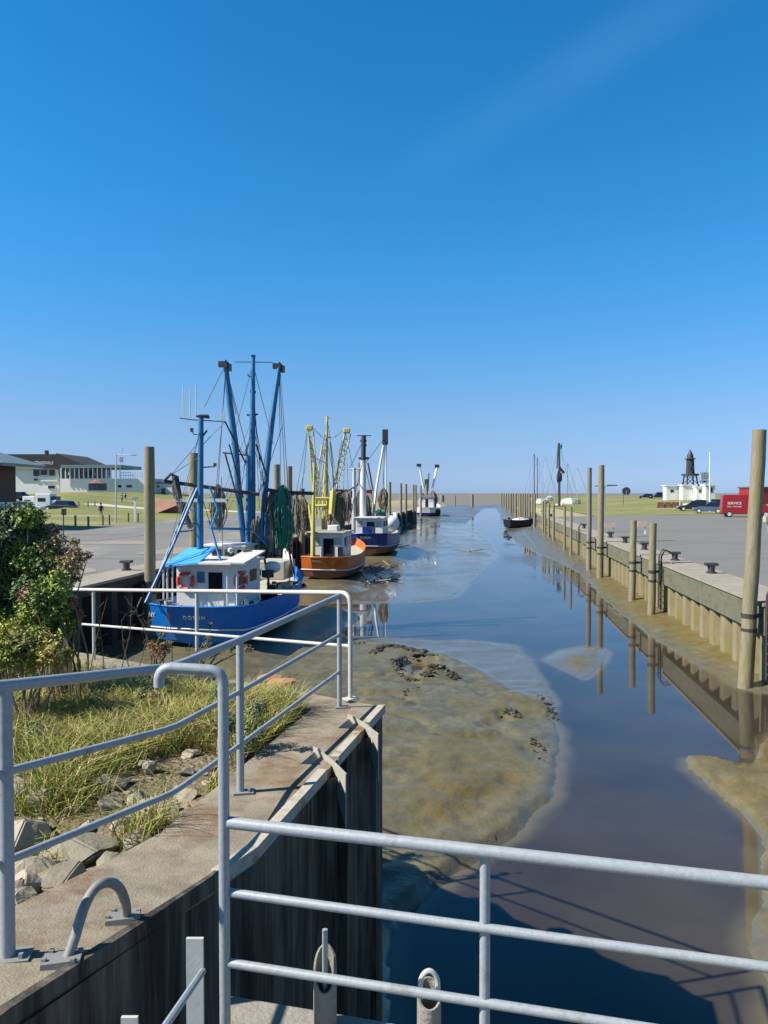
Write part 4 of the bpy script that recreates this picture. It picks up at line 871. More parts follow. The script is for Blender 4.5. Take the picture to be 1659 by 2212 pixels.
# --- blue cutter
st = Vector((-6.60, 26.0, 0.0)); hd = R(10.5)
t = thing('fishing_boat', 'bright blue fishing cutter with tall blue masts and red life rings, lettered DORUM', 'fishing boat', (st.x, st.y, 0), -hd, 'fishing boats moored on the left')
BLUE = t; L_, B_ = 10.8, 3.75
pt = hull(t, L_, B_, 1.42, 1.28, 1.95, -.08, M['blue'], None, rake=.62, bow=1.0)
nv = Vector((0, -1, -.42)).normalized(); upv = Vector((0, -.42, 1)).normalized()
text('name_lettering', 'DORUM', .19, (.10, .125, 1.03), (1,0,0), Vector((0,-.41,1)), M['white'], t, spacing=1.3)
q0 = Vector(pt(.05, .93, 1, .75)); q1 = Vector(pt(0, .46, 1, .75)); mid = Vector((-(q0.x+q1.x)/2, (q0.y+q1.y)/2, q0.z)); rv = Vector((q0.x-q1.x, q1.y-q0.y, 0)).normalized()
text('name_lettering', 'NY', .26, mid-rv*.33+Vector((-.035,-.03,0)), rv, (.1,-.25,1), M['white'], t)
h = wheelhouse(t, -1.2, 1.05, 1.5, 4.1, .95, 2.74, M['white'], M['white'], False, False)
build('door_opening', MB().box((.30, 1.49, 2.15), (.52, .03, .62)), M['darkglass'], h, local=True)
build('door', MB().box((.32, 1.475, 1.42), (.60, .04, .85)), M['white'], h, local=True)
for y_ in (2.2, 3.3): build('window', MB().box((1.056, y_, 2.2), (.02, .7, .45)), M['darkglass'], h, local=True)
build('window', MB().box((-.25, 1.488, 2.28), (.28, .03, .4)), M['carblue'], h, local=True)
cv = MB(); cv.add([(-1.5,.9,2.72),(-.1,.9,2.86),(-.1,2.6,3.30),(-1.2,2.6,3.25),(-1.5,.9,2.66),(-.1,.9,2.80),(-.1,2.6,3.24),(-1.2,2.6,3.19)], [(0,1,2,3),(7,6,5,4),(0,4,5,1),(1,5,6,2),(2,6,7,3),(3,7,4,0)])
build('tarpaulin', cv, mat('tarp_blue', (.05,.32,.70), .35, 0, (.10,.42,.80), 3, .8, .02, 8), t, local=True)
build('awning', MB().box((.55, 1.15, 2.84), (1.2, .7, .07)).box((1.25, 1.9, 3.0), (.8, 2.2, .06), 0, R(7)), M['white'], t, local=True)
for x_ in (-1.45, -1.3, -1.1, .95, 1.3): build('canopy_stanchion', MB().tube([(x_, 1.0, .95), (x_, 1.0, 2.8)], .03, 6), M['white'], t, local=True)
ring(t, (-.82, 1.42, 2.13), .60, M['red']); ring(t, (1.16, 1.75, 2.16), .60, M['red'], (1,-.35,0))
fw = MB()                                              # foredeck shelter and white bulwark plates
fw.add([(.2,9.5,2.05),(1.0,8.4,1.72),(1.45,7.2,1.52),(1.4,7.3,2.1),(.95,8.5,2.55),(.2,9.6,2.85)], [(0,1,4,5),(1,2,3,4),(5,4,1,0),(4,3,2,1)])
build('bow_bulwark', fw, M['white'], t, local=True)
build('foredeck_box', MB().box((.35, 8.1, 1.95), (1.3, 1.6, .8)), M['cream'], t, local=True, bevel=.04)
build('float', MB().blob((.95, 5.9, 2.25), .30, 3, .08, 2, (1.1,1,.85)), M['tarp'], t, True, True)
b = MB().tube([(-1.1, .62, .98), (-1.1, .62, 1.52)], .13, 10).tube([(-.6,.5,.95),(-.6,.5,1.42)], .10, 10).tube([(-.1,.55,.95),(-.1,.55,1.35)], .08, 10); build('mooring_post', b, M['cream'], t, True, True)
b = MB(); rg = random.Random(9)
for i in range(16): b.box((rg.uniform(.7,1.25), rg.uniform(4.6,7), rg.uniform(.95,1.75)), (rg.uniform(.1,.35),rg.uniform(.1,.4),rg.uniform(.1,.4)), rg.random())
b.tube([(-.3,5.2,1.0),(1.0,5.2,1.0)], .32, 12).tube([(1.0,5.2,1.3),(1.0,5.2,2.2)], .05, 6); build('winch', b, M['cardark'], t, local=True)
D1, D2 = 28.6, 31.6                                    # how far off the aft mast and the main mast stand
P = lambda x, y, d: W(x, y, d)
build('mizzen_mast', MB().tube([P(432,1240,D1), P(432,1100,D1), P(434,903,D1)], [.13,.12,.095], 10), M['skyblue'], t, True)
b = MB().tube([P(388,903,D1), P(415,907,D1), P(486,911,D1)], .022, 6).tube([P(424,899,D1), P(452,902,D1)], .05, 6).tube([P(434,940,D1),P(418,938,D1),P(414,930,D1)], .02, 5).tube([P(434,1010,D1),P(464,1008,D1)], .025, 5)
build('crosstree', b, M['iron'], t); build('radar', MB().box(P(440,898,D1), (.35,.12,.07)), M['iron'], t); build('deck_lamp', MB().box(P(414,929,D1), (.1,.1,.14)), M['iron'], t); build('deck_lamp', MB().box(P(464,1004,D1), (.1,.1,.12)), M['iron'], t)
b = MB()
for x_, y1_, y2_ in ((394,900,833),(398,900,840),(410,902,842),(423,899,828),(484,910,884),(481,910,892)): b.tube([P(x_,y1_,D1), P(x_+.5,y2_,D1)], .014, 4)
build('aerial', b, M['galvpale'], t)
build('main_mast', MB().tube([P(541,1225,D2), P(543,1080,D2), P(545,900,D2), P(547,771,D2)], [.19,.17,.115,.075], 12), M['skyblue'], t, True)
b = MB().tube([P(507,782,D2), P(589,783,D2)], .018, 5).box(P(547,769,D2), (.16,.16,.07)).tube([P(545,815,D2),P(537,813,D2),P(535,808,D2)], .03, 5).tube([P(545,898,D2),P(533,896,D2)], .04, 5).tube([P(545,898,D2),P(557,895,D2)], .04, 5).tube([P(540,845,D2),P(552,848,D2)], .06, 5)
b.tube([P(545,950,D2),P(535,960,D2),P(530,985,D2)], .05, 6).tube([P(481,978,D2),P(545,985,D2)], .035, 6); build('mast_fittings', b, M['iron'], t)
build('second_mast', MB().tube([P(535,1180,D2-.5), P(536,985,D2-.5)], .10, 8), M['skyblue'], t, True)
for nm, q in (('boom', [P(487,786,D2-1), P(496,868,D2-.8), P(508,960,D2-.5), P(516,1072,D2-.3), P(527,1172,D2)]), ('boom', [P(603,790,D2+1), P(592,868,D2+.8), P(581,960,D2+.6), P(575,1022,D2+.5), P(566,1165,D2)])):
    o_ = build(nm, MB().tube(q, [.095,.12,.13,.13,.12], 10), M['skyblue'], t, True)
    e = q[0]; build('block', MB().box(e+Vector((-.1,0,-.02)), (.34,.2,.22)).box(e+Vector((.15,0,-.15)), (.16,.16,.28)).tube([e+Vector((-.15,0,-.1)), e+Vector((0,0,.14)), e+Vector((.15,0,-.05))], .05, 6), M['iron'], o_)
b = MB().tube([P(426,1055,D1), P(372,1180,27.4), P(314,1303,26.1)], .055, 6).tube([P(418,1055,D1+.4), P(318,1298,26.3)], .03, 6)
b.tube([P(378,1150,27.6), P(420,1146,D1)], .03, 6).tube([P(385,1132,27.8), P(430,1132,D1)], .03, 6).tube([P(451,1126,28.4), P(477,1215,27.6), P(500,1311,27.4)], .055, 6)
build('stern_gantry', b, M['skyblue'], t)
build('upper_rail', MB().tube([P(455,1142,28.2), P(543,1143,31)], .055, 6).tube([P(543,1143,31), P(576,1178,31)], .03, 5).tube([P(455,1142,28.2),P(470,1100,28.5),P(452,1050,28.6)], .04, 5), M['lightblue'], t)
b = MB()
for k in range(9): a_ = P(569+2*(k % 2), 1120+8*k, 31.2)
b.tube([P(564,1170,31.2), P(566,1108,31.2)], .05, 6).tube([P(571,1170,31.2), P(574,1108,31.2)], .05, 6)
for k in range(7): b.tube([P(564,1165-8*k,31.2), P(573,1165-8*k,31.2)], .025, 5)
build('ladder', b, M['skyblue'], t)
build('radar_arch', MB().box(P(435,1081,29.5), (2.0,.3,.13)).tube([P(412,1098,29.3), P(412,1104,29.3)], .12, 8), M['white'], t)
o_ = build('trawl_beam', MB().tube([P(354,1040,29.6), P(410,1047,29.9), P(520,1063,30.8), P(560,1068,31)], .075, 8), M['iron'], t, True)
o_ = build('trawl_beam', MB().tube([P(577,1058,31.5), P(612,1064,31.8), P(676,1066,32.4)], .075, 8), M['iron'], t, True)
b = MB().tube([P(354,1038,29.6), P(368,1024,29.6), P(380,1030,29.6), P(384,1042,29.6)], .07, 6).tube([P(378,1030,29.6), P(386,1075,29.5), P(398,1110,29.4), P(412,1140,29.3)], [.14,.13,.12,.1], 8); build('beam_shoe', b, M['iron'], t)
net(t, P(374,1045,29.5), P(404,1130,29.4), .17, M['netbrown'], 1)
net(t, P(470,1048,30.5), P(468,1145,30.4), .34, mat('net_grey', (.10,.11,.09), .95, 0, (.22,.24,.19), 8, .9, .05, 14, stretch=(2,2,.5)), 2)
net(t, P(610,1050,31.8), P(609,1194,31.5), .46, M['netgreen'], 3)
net(t, P(587,1060,31.8), P(585,1170,31.6), .28, M['netbrown'], 4)
M1, M2, BL_, BR_ = P(546,785,D2), P(543,985,D2), P(487,788,D2-1), P(603,792,D2+1)
ropes(t, [(BL_, P(552,1050,D2)), (BR_, P(560,1065,D2)), (BL_, P(470,1065,30)), (P(489,795,30.6), P(466,1062,30)), (BL_, P(441,880,D1)), (P(486,911,D1), P(528,985,D2)), (P(486,911,D1), P(434,965,D1)), (P(434,950,D1), P(362,1035,29.5)),
   (BR_, P(606,1055,32)), (BR_, P(616,1055,32)), (P(605,800,32.6), P(612,900,32)), (P(612,900,32), P(622,1060,32)), (P(610,920,32), P(560,1065,31.5)), (M1, P(500,960,31)), (M1, P(590,960,32)), (P(546,895,D2), P(520,1060,31)), (P(434,985,D1), P(368,1027,29.6)), (BL_, P(510,895,31)), (P(478,1030,30), P(481,1200,29.8)), (P(548,900,D2), P(575,1040,32)),
   (P(432,1060,D1), P(453,1130,28.4)), (P(432,1060,D1), P(412,1145,27.8))], .013)
ropes(t, [(P(486,911,D1), P(535,1010,D2)), (P(495,960,30), P(525,1075,31)), (P(486,980,30.3), P(516,1090,31)), (P(553,960,D2), P(580,1040,D2)), (P(447,930,D1), P(428,955,D1))], .035, 'iron', 'stay')
ropes(t, [(P(618,1160,32), P(634,1240,33)), (P(563,1170,31), P(578,1240,32))], .05, 'iron', 'stay')

# upper wheelhouse and the clutter of gear on deck
a_ = W(452,1216,30.2); c_ = W(538,1180,30.2)
h = build('wheelhouse', MB().box(((a_.x+c_.x)/2, 30.9, (a_.z+c_.z)/2-.45), (c_.x-a_.x, 1.5, c_.z-a_.z+.9), -hd), M['white'], t, bevel=.03)
build('roof', MB().box(((a_.x+c_.x)/2, 30.85, c_.z+.04), (c_.x-a_.x+.25, 1.9, .08), -hd), M['white'], h, bevel=.02)
for k in (.18, .5, .82): build('window', MB().box((a_.x+(c_.x-a_.x)*k+.02, 30.12-.14*k+.06, (a_.z+c_.z)/2+.02), (.36, .06, .36), -hd), M['darkglass'], h)
rg = random.Random(77)
for k in range(46):
    lx = rg.choice([rg.uniform(-1.5,-1.25), rg.uniform(1.2,1.6), rg.uniform(-1.2,1.3)]); ly = rg.uniform(.5, 9.2); lz = 1.0+rg.uniform(0,.35)
    if -1.2 < lx < 1.1 and 1.3 < ly < 6.6: lz = 3.0 if ly < 4.1 else 1.9
    m_ = M[rg.choice(['cream','cardark','rust','galvpale','netbrown','orange','wooddark','white','iron','carblue'])]; q = rg.random()
    if q < .35: g_ = MB().box((lx, ly, lz+.12), (rg.uniform(.12,.4), rg.uniform(.12,.4), rg.uniform(.12,.35)), rg.random()); nm = 'deck_box'
    elif q < .55: g_ = MB().blob((lx, ly, lz+.12), rg.uniform(.09,.18), k, .08, 1); nm = 'net_float'
    elif q < .8: g_ = MB().tube([(lx, ly, lz), (lx+rg.uniform(-.1,.1), ly, lz+rg.uniform(.5,1.3))], rg.uniform(.015,.035), 5); nm = 'deck_pole'
    else: g_ = MB().tube([(lx+.16*math.cos(u_), ly+.16*math.sin(u_), lz+.02+.004*u_) for u_ in [i*.7 for i in range(20)]], .022, 4); nm = 'rope_coil'
    build(nm, g_, m_, t, local=True)
for k in range(5): net(t, P(548+9*k, 1100+rg.uniform(0,30), 31.4), P(550+9*k, 1185+rg.uniform(0,25), 31.2), .16, M[['netbrown','rope','netgreen','netbrown','wooddark'][k]], 60+k)
ropes(t, [(P(547,800+i*40,D2), P(560+9*i,1100+12*i,31.5)) for i in range(5)]+[(P(545,905+i*30,D2), P(455+8*i,1130,29)) for i in range(4)]+[(P(434,920,D1), P(340+12*i,1280,26.6)) for i in range(2)], .010)

BLUE.location = (-6.10, 24.05, .40); BLUE.scale = (.925, .925, .925)
# --- generic smaller cutter
def cutter(label, cx, base_y, zb_, L, B, hdg, mh, mb_, z0, zs, zm_, zbw, masts, words, group='fishing boats moored on the left'):
    q = G(cx, base_y, z0); t = thing('fishing_boat', label, 'fishing boat', (q.x, q.y, 0), -hdg, group)
    pt = hull(t, L, B, zs, zm_, zbw, z0, mh, mb_, rake=.5, bow=.9)
    return t, q.y, pt
t, D, pt = cutter('small orange-brown fishing boat with yellow masts and drooping nets behind the blue boat', 696, 1256, 0, 9.5, 2.95, R(9), M['orange'], M['bottomred'], .25, 1.62, 1.5, 2.2, None, None)
text('name_lettering', 'ORION', .17, (-.35, .06, 1.38), (1,0,0), (0,-.36,1), M['white'], t)
h = wheelhouse(t, -1.05, .95, 1.4, 3.6, 1.15, 2.95, M['white'], M['cream'], True, True)
build('liferaft', MB().box((.15, 2.4, 3.2), (.6,.8,.35)), M['white'], t, local=True, bevel=.05)
D0 = D+3
build('mizzen_mast', MB().tube([P(676,1212,D+1.2), P(677,1100,D+1.2), P(679,1000,D+1.2)], [.15,.10,.06], 8), M['yellow'], t, True)
build('main_mast', MB().tube([P(702,1160,D0+2), P(703,1080,D0+2), P(704,990,D0+2), P(707,899,D0+2)], [.24,.22,.13,.07], 10), M['yellow'], t, True)
for q in ([P(665,924,D0+1), P(670,980,D0+1), P(676,1060,D0+1.5), P(684,1110,D0+2)], [P(746,930,D0+3), P(735,985,D0+3), P(722,1040,D0+3), P(712,1105,D0+2)]):
    o_ = build('boom', MB().tube(q, [.06,.07,.075,.08], 6).tube([q[0]+Vector((.35,0,-.2)), q[1]+Vector((.30,0,0)), q[2]+Vector((.25,0,0)), q[3]], .04, 5), M['yellow'], t, True)
    b = MB()
    for k in range(18):
        a_ = q[0].lerp(q[1], k/9.0) if k < 9 else q[1].lerp(q[2], (k-9)/9.0); b.tube([a_+Vector((0,0,-.25)), a_+Vector((.33 if k % 2 else .30,0,-.25-(.35 if k % 2 else -.1)))], .02, 4)
    build('lattice', b, M['yellow'], o_); build('block', MB().box(q[0]+Vector((.1,0,.0)), (.42,.3,.3)), M['yellow'], o_, bevel=.05)
b = MB().tube([P(692,902,D0+2), P(724,904,D0+2)], .02, 4).tube([P(671,920,D0+1), P(697,945,D0+2)], .03, 4).tube([P(722,945,D0+2), P(740,930,D0+3)], .03, 4).tube([P(704,945,D0+2), P(722,945,D0+2)], .04, 4).tube([P(704,1000,D0+2), P(672,986,D0+1)], .03, 4); build('crosstree', b, M['galvpale'], t); build('deck_lamp', MB().box(P(699,976,D0+2), (.3,.2,.3)), M['galvpale'], t)
b = MB().tube([P(680,1076,D0), P(710,1076,D0)], .07, 5).tube([P(680,1093,D0), P(705,1092,D0)], .10, 5); 
for x_ in (682,690,698,706): b.tube([P(x_,1076,D0), P(x_,1120,D0)], .05, 5)
b.tube([P(668,1090,D0), P(676,1150,D0)], .1, 5).tube([P(720,1060,D0+1), P(716,1110,D0+1)], .2, 5); build('gallows', b, M['yellow'], t)
build('trawl_beam', MB().tube([P(632,1068,D0+2), P(672,1064,D0+2)], .10, 6).tube([P(723,1060,D0+3), P(752,1060,D0+3)], .10, 6), M['iron'], t, True)
for i, (x_, y1_, y2_, w_) in enumerate(((639,1070,1160,.38),(655,1075,1150,.40),(733,1062,1150,.42),(747,1062,1130,.38),(668,1120,1160,.3),(712,1110,1150,.28))): net(t, P(x_,y1_,D0+1.5), P(x_,y2_,D0+1.2), w_, M['netbrown'], 10+i)
ropes(t, [(P(665,924,D0+1), P(640,1065,D0+2)), (P(665,924,D0+1), P(652,1065,D0+2)), (P(746,930,D0+3), P(742,1060,D0+3)), (P(746,930,D0+3), P(762,1010,D0+4)), (P(707,905,D0+2), P(680,1070,D0)), (P(707,905,D0+2), P(730,1060,D0+3)), (P(660,1010,D0), P(634,1110,D0)), (P(750,1000,D0), P(752,1060,D0)), (P(704,940,D0+2), P(695,1075,D0)), (P(704,940,D0+2), P(725,1050,D0+2))]+[(P(705,930+14*i,D0+2), P(672+9*i,1075,D0+1)) for i in range(6)]+[(P(668+3*i,940+10*i,D0+1), P(690+4*i,1090,D0+1)) for i in range(4)]+[(P(742-3*i,945+8*i,D0+3), P(712+5*i,1080,D0+2)) for i in range(4)], .016, 'wire')
ropes(t, [(P(690,1000,D0+2), P(684,1090,D0+2)), (P(718,1000,D0+2), P(722,1080,D0+2)), (P(696,960,D0+2), P(690,1000,D0+2)), (P(713,955,D0+2), P(718,1000,D0+2))], .04, 'yellow', 'shroud')
build('stern_clutter', MB().box((.3,.8,1.55),(.5,.4,.4)).box((-.5,.7,1.5),(.3,.3,.4)).tube([(-.9,.5,1.3),(.9,.5,1.55)], .05, 5).box((.85,1.2,1.7),(.3,.5,.9)), M['cardark'], t, local=True)
ring(t, (.99, 2.3, 2.4), .55, M['white'], (1,0,0))

t, D, pt = cutter('dark navy fishing boat with white masts, furthest of the three near boats', 792, 1203, 0, 11, 3.3, R(10), M['navy'], M['bottomred'], .35, 2.15, 1.95, 2.7, None, None)
text('name_lettering', 'BUSUM', .26, (-.1, .05, 1.82), (1,0,0), (0,-.36,1), M['white'], t)
h = wheelhouse(t, -1.2, 1.0, 1.6, 4.0, 1.7, 3.3, M['white'], M['white'], True, True)
build('hatch', MB().box((-.05, .8, 2.3), (.8,.6,.75)), M['navy'], t, local=True, bevel=.04)
D0 = D+4
build('mizzen_mast', MB().tube([P(764,1150,D+2), P(764,1075,D+2)], .16, 8).tube([P(765,1075,D+2), P(765,1011,D+2)], .14, 8).tube([P(752,1014,D+2), P(780,1012,D+2)], .06, 5), M['iron'] if False else M['galvpale'], t, True)
build('main_mast', MB().tube([P(785,1165,D0), P(784,1080,D0), P(785,995,D0)], [.30,.28,.22], 10), M['white'], t, True)
build('topmast', MB().tube([P(785,995,D0), P(785.6,940,D0)], .20, 8).tube([P(771,941,D0), P(802,941,D0)], .04, 4).tube([P(778,952,D0), P(792,952,D0)], .08, 4).tube([P(780,962,D0), P(792,962,D0)], .08, 4).tube([P(775,990,D0), P(797,990,D0)], .1, 4), M['iron'], t, True)
build('boom', MB().tube([P(831,948,D0+2), P(822,1000,D0+2), P(813,1054,D0+2), P(806,1120,D0+1)], .12, 6).tube([P(834,950,D0+2), P(834,1060,D0+2)], .07, 5), M['white'], t, True)
build('block', MB().box(P(832,944,D0+2), (.5,.3,1.3)), M['iron'], t, bevel=.05)
build('boom', MB().tube([P(752,1060,D), P(776,1045,D0), P(775,1000,D0)], .07, 5).tube([P(795,1000,D0), P(806,1060,D0)], .07, 5), M['wooddark'], t, True)
for i, (x_, y1_, y2_, w_, m_) in enumerate(((829,1055,1110,.42,'netbrown'),(824,1100,1130,.5,'netgreen'),(776,1060,1140,.4,'netbrown'),(758,1060,1120,.4,'netbrown'),(793,1070,1150,.35,'netbrown'))): net(t, P(x_,y1_,D0+1), P(x_,y2_,D0+1), w_, M[m_], 30+i)
build('bow_bulwark', MB().box((.9, 8.3, 3.0), (.15,2.6,1.1), .25).box((-.9, 8.3, 3.0), (.15,2.6,1.1), -.25), M['tarp'], t, local=True)
build('deck_tank', MB().blob((.75, 7.0, 2.7), .75, 5, .06, 2, (1,1,.9)), M['tarp'], t, True, True)
ropes(t, [(P(831,945,D0+2), P(790,1000,D0)), (P(831,945,D0+2), P(828,1055,D0)), (P(785,950,D0), P(756,1010,D)), (P(785,990,D0), P(812,1110,D0)), (P(785,990,D0), P(757,1110,D))], .03, 'wire')
build('pennant', MB().box(P(798,1062,D0), (.5,.02,.3)), M['red'], t)

t, D, pt = cutter('distant white fishing boat with raised booms at the far end of the left quay', 918, 1116, 0, 13, 4.4, R(12), M['white'], M['navy'], .4, 2.3, 2.1, 3.2, None, None)
h = wheelhouse(t, -1.6, 1.5, 2, 5, 2.0, 4.6, M['white'], M['cream'], True, True)
build('boom', MB().tube([P(906,1008,D+4), P(915,1055,D+5)], .22, 5), M['tarp'], t, True); build('boom', MB().tube([P(944,1010,D+6), P(934,1055,D+5)], .22, 5), M['tarp'], t, True)
build('block', MB().box(P(905,1005,D+4), (1.0,.4,.6)).box(P(944,1007,D+6), (1.0,.4,.7)), M['iron'], t)
build('main_mast', MB().tube([P(921,1095,D+5), P(921,1035,D+5)], .45, 6).tube([P(924,1060,D+5), P(926,1022,D+5)], .2, 5), M['wooddark'], t, True)
net(t, P(935,1060,D+5), P(937,1100,D+4), .8, M['netbrown'], 50); net(t, P(912,1065,D+5), P(911,1090,D+4), .7, M['netbrown'], 51)
build('fender', MB().blob((2.3,1.5,1.2), .6, 2, .05, 2, (.6,.6,1.3)).blob((2.3,4.5,1.2), .6, 3, .05, 2, (.6,.6,1.3)), M['rubber'], t, True, True)

# --- black open boat on the right
q = G(1120, 1142, .05); t = thing('motor_boat', 'small black boat lying on the mud beside the right quay', 'boat', (q.x-1.9, q.y+.3, .1), R(-68))
pt = hull(t, 5.2, 2.1, 1.25, 1.15, 1.6, .0, M['black'], None, rake=.25, bow=.6, strake=False)
build('boat_cover', MB().blob((0,2.6,1.05), .9, 4, .15, 2, (.95,1.7,.55)), M['tarp'], t, True, True)
build('cabin_frame', MB().tube([(-.5,2.2,1.3),(-.2,2.6,2.1),(.5,3.1,1.5)], .06, 6).tube([(.5,2.0,1.2),(.3,2.5,2.0)], .05, 6).box((0,.5,1.35),(.5,.4,.5)), M['rust'], t, local=True)
build('fender', MB().tube([(-1.05,1.2,.9),(-1.08,1.2,.45)], .1, 8).tube([(-1.08,2.6,.85),(-1.1,2.6,.4)], .1, 8).tube([(-1.03,3.8,.95),(-1.05,3.8,.5)], .1, 8), M['rubber'], t, True, True)

# --- marina behind the right quay: masts and hulls
def sail(px, top, base, dpt, lab, hw=3, rr=.09, m='galvpale', hullm='white', gear=False):
    q = G(px, base, 2.0) if dpt is None else W(px, base, dpt); t = thing('sailing_boat', lab, 'sailing boat', (q.x, q.y, q.z-.6), R(random.uniform(-30, 30)), 'sailing boats in the marina')
    hull(t, 8, 2.6, 1.5, 1.4, 1.7, .2, M[hullm], None, strake=False); build('cabin', MB().box((0,3.6,1.6),(1.5,3.2,.6)), M['white'], t, local=True, bevel=.1)
    a_ = W(px, base, q.y); c_ = W(px, top, q.y); build('mast', MB().tube([a_, c_], rr, 6, rr*.7), M[m], t, True)
    ropes(t, [(c_, a_+Vector((3.5,0,0))), (c_, a_+Vector((-3.5,0,0)))], .03, 'wire')
    if gear:
        b = MB().tube([W(px-5,1012,q.y), W(px-2,958,q.y)], .12, 6).tube([W(px+1,1010,q.y), W(px+10,1022,q.y)], .3, 6).blob(W(px,1030,q.y), .8, 3, .3, 2, (.7,.5,1.4)).tube([W(px+3,966,q.y), W(px+6,958,q.y), W(px+5,970,q.y)], .12, 5); build('topmast_gear', b, M['iron'], t)
    return t
sail(1154, 980, 1085, 230, 'sailing boat with a thin tall dark mast rising behind the dense pile row', rr=.16, m='iron')
sail(1161, 988, 1085, 250, 'sailing boat with the shorter dark mast just right of the pile row', rr=.14, m='iron')
sail(1178, 985, 1088, 210, 'sailing boat with a pale mast left of the thick dark mast', rr=.07)
sail(1208, 957, 1102, 165, 'traditional sailing boat with thick black mast and furled gear', rr=.30, m='iron', hullm='bottomred', gear=True)
sail(1226, 1000, 1090, 200, 'sailing boat with thin pale mast right of the thick dark mast', rr=.09, m='wooddark')
sail(1247, 1010, 1088, 190, 'white sailing boat nearest to the tall dark pile of the middle pair', rr=.07)
sail(1187, 1020, 1080, 260, 'distant white sailing boat, leftmost hull of the marina', rr=.07)

# ------------------------------------------------------------------ vehicles
def car(label, loc, rz, mbody, L=4.2, wd=1.75, Hh=1.48, kind='hatch', cat='car', group=None, words=None):
    t = thing('parked_van' if kind == 'van' else 'parked_car', label, cat, loc, rz, group); hw = wd/2
    if kind == 'van': low = [(-L/2,.35),(-L/2,1.15),(-L/2+.06,Hh*.55),(L/2-.9,Hh*.55),(L/2-.05,1.0),(L/2,.75),(L/2,.35)]; top = [(-L/2+.02,Hh*.5),(-L/2+.1,Hh-.08),(-L/2+.25,Hh),(L/2-1.75,Hh),(L/2-.75,Hh*.5)]
    else: low = [(-L/2,.3),(-L/2,.72),(-L/2+.1,.88),(L/2-1.2,.92),(L/2-.1,.72),(L/2,.5),(L/2-.03,.3)]; top = [(-L/2+.15,.85),(-L/2+.5,Hh-.06),(-L/2+.9,Hh),(L/2-2.1,Hh),(L/2-1.2,.88)]
    b = MB(); n = len(low); vs = [(x, -hw, z) for x, z in low]+[(x, hw, z) for x, z in low]
    b.add(vs, [tuple(range(n)), tuple(range(n, 2*n))[::-1]]+[(i, n+i, n+(i+1) % n, (i+1) % n) for i in range(n)])
    bd = build('body', b, mbody, t, local=True, bevel=.06)
    n = len(top); hz_ = hw*.97 if kind == 'van' else hw*.82; b = MB(); vs = [(x, -(hw*.98 if z < Hh*.62 else hz_), z) for x, z in top]+[(x, (hw*.98 if z < Hh*.62 else hz_), z) for x, z in top]
    b.add(vs, [tuple(range(n)), tuple(range(n, 2*n))[::-1]]+[(i, n+i, n+(i+1) % n, (i+1) % n) for i in range(n)]); build('cabin', b, mbody if kind == 'van' else M['darkglass'], t, local=True, bevel=.05)
    if kind != 'van': build('roof', MB().box((-L*.03-.25, 0, Hh+.005), (L-3.0+.35, hz_*1.9, .05)), mbody, t, local=True, bevel=.02)
    else:
        for s_ in (-1, 1): build('window', MB().box((L/2-1.45, s_*hw*.985, Hh*.68), (.75,.02,.5)), M['darkglass'], t, local=True)
        build('windscreen', MB().add([(L/2-.72,-hw*.85,Hh*.52),(L/2-.72,hw*.85,Hh*.52),(L/2-1.70,hw*.85,Hh-.08),(L/2-1.70,-hw*.85,Hh-.08)], [(0,1,2,3)]), M['darkglass'], t, local=True)
    for x_ in (-L/2+.78, L/2-.80):
        for s_ in (-1, 1):
            r = .34; ty = build('wheel', MB().tube([(x_, s_*(hw-.18), r), (x_, s_*(hw+.02), r)], r, 16), M['rubber'], t, True, True); build('rim', MB().tube([(x_, s_*(hw+.005), r), (x_, s_*(hw+.035), r)], r*.6, 12), M['galvpale'], ty, True, True)
    for s_ in (-1, 1):
        build('tail_light', MB().box((-L/2-.005, s_*hw*.86, .78 if kind != 'van' else 1.1), (.03,.16,.14 if kind != 'van' else .4)), M['lamp'], t, local=True)
        build('headlight', MB().box((L/2-.02, s_*hw*.75, .68), (.05,.3,.14)), M['tarp'], t, local=True)
    build('bumper', MB().box((-L/2, 0, .42), (.1, wd*.98, .2)).box((L/2, 0, .42), (.1, wd*.98, .2)), M['black'] if kind == 'van' else mbody, t, local=True, bevel=.03)
    if words:
        text('side_lettering', words[0], .40, (-1.35,-hw-.006,Hh*.62), (1,0,0), (0,0,1), M['carwhite'], t, sx=1.0); text('side_lettering', words[1], .20, (-1.35,-hw-.006,Hh*.47), (1,0,0), (0,0,1), M['carwhite'], t)
    return t
def onright(px, py):                                   # foot of a bearing on the right-hand ground
    z_ = 2.6
    for _ in range(4): q = G(px, py, z_); s_, t_ = Kinv(q.x, q.y); z_ = float(2.3+.3*smooth(9, 27, s_))
    q.z = z_; return q
v = onright(1612, 1117); car('red delivery van with white lettering on its side, behind the tallest pile', v+Vector((.0,0,0)), R(-17), M['vanred'], 5.3, 2.0, 2.5, 'van', 'van', None, ('SERVICE', 'BAU + TECHNIK'))
v = onright(1530, 1109); car('slate blue hatchback parked just left of the red van', v, R(158), M['carblue'], 3.9, 1.7, 1.5, group='cars on the right-hand car park')
v = onright(1496, 1104); car('dark estate car left of the slate blue hatchback', v, R(165), M['cardark'], 4.3, 1.75, 1.5, group='cars on the right-hand car park')
v = onright(1540, 1099); car('dark car half hidden behind the slate blue hatchback', v, R(170), M['cardark'], 4.3, 1.75, 1.6, group='cars on the right-hand car park')
v = onright(1503, 1097); car('pale silver car roof behind the dark estate car', v, R(165), M['carwhite'], 4.2, 1.7, 1.5, group='cars on the right-hand car park')
v = W(1422, 1078.5, 235); v.z = 3.62; car('large dark off-road car on the grass below the white cabins', v, R(175), M['cardark'], 4.8, 1.9, 1.9, group='cars on the grass')
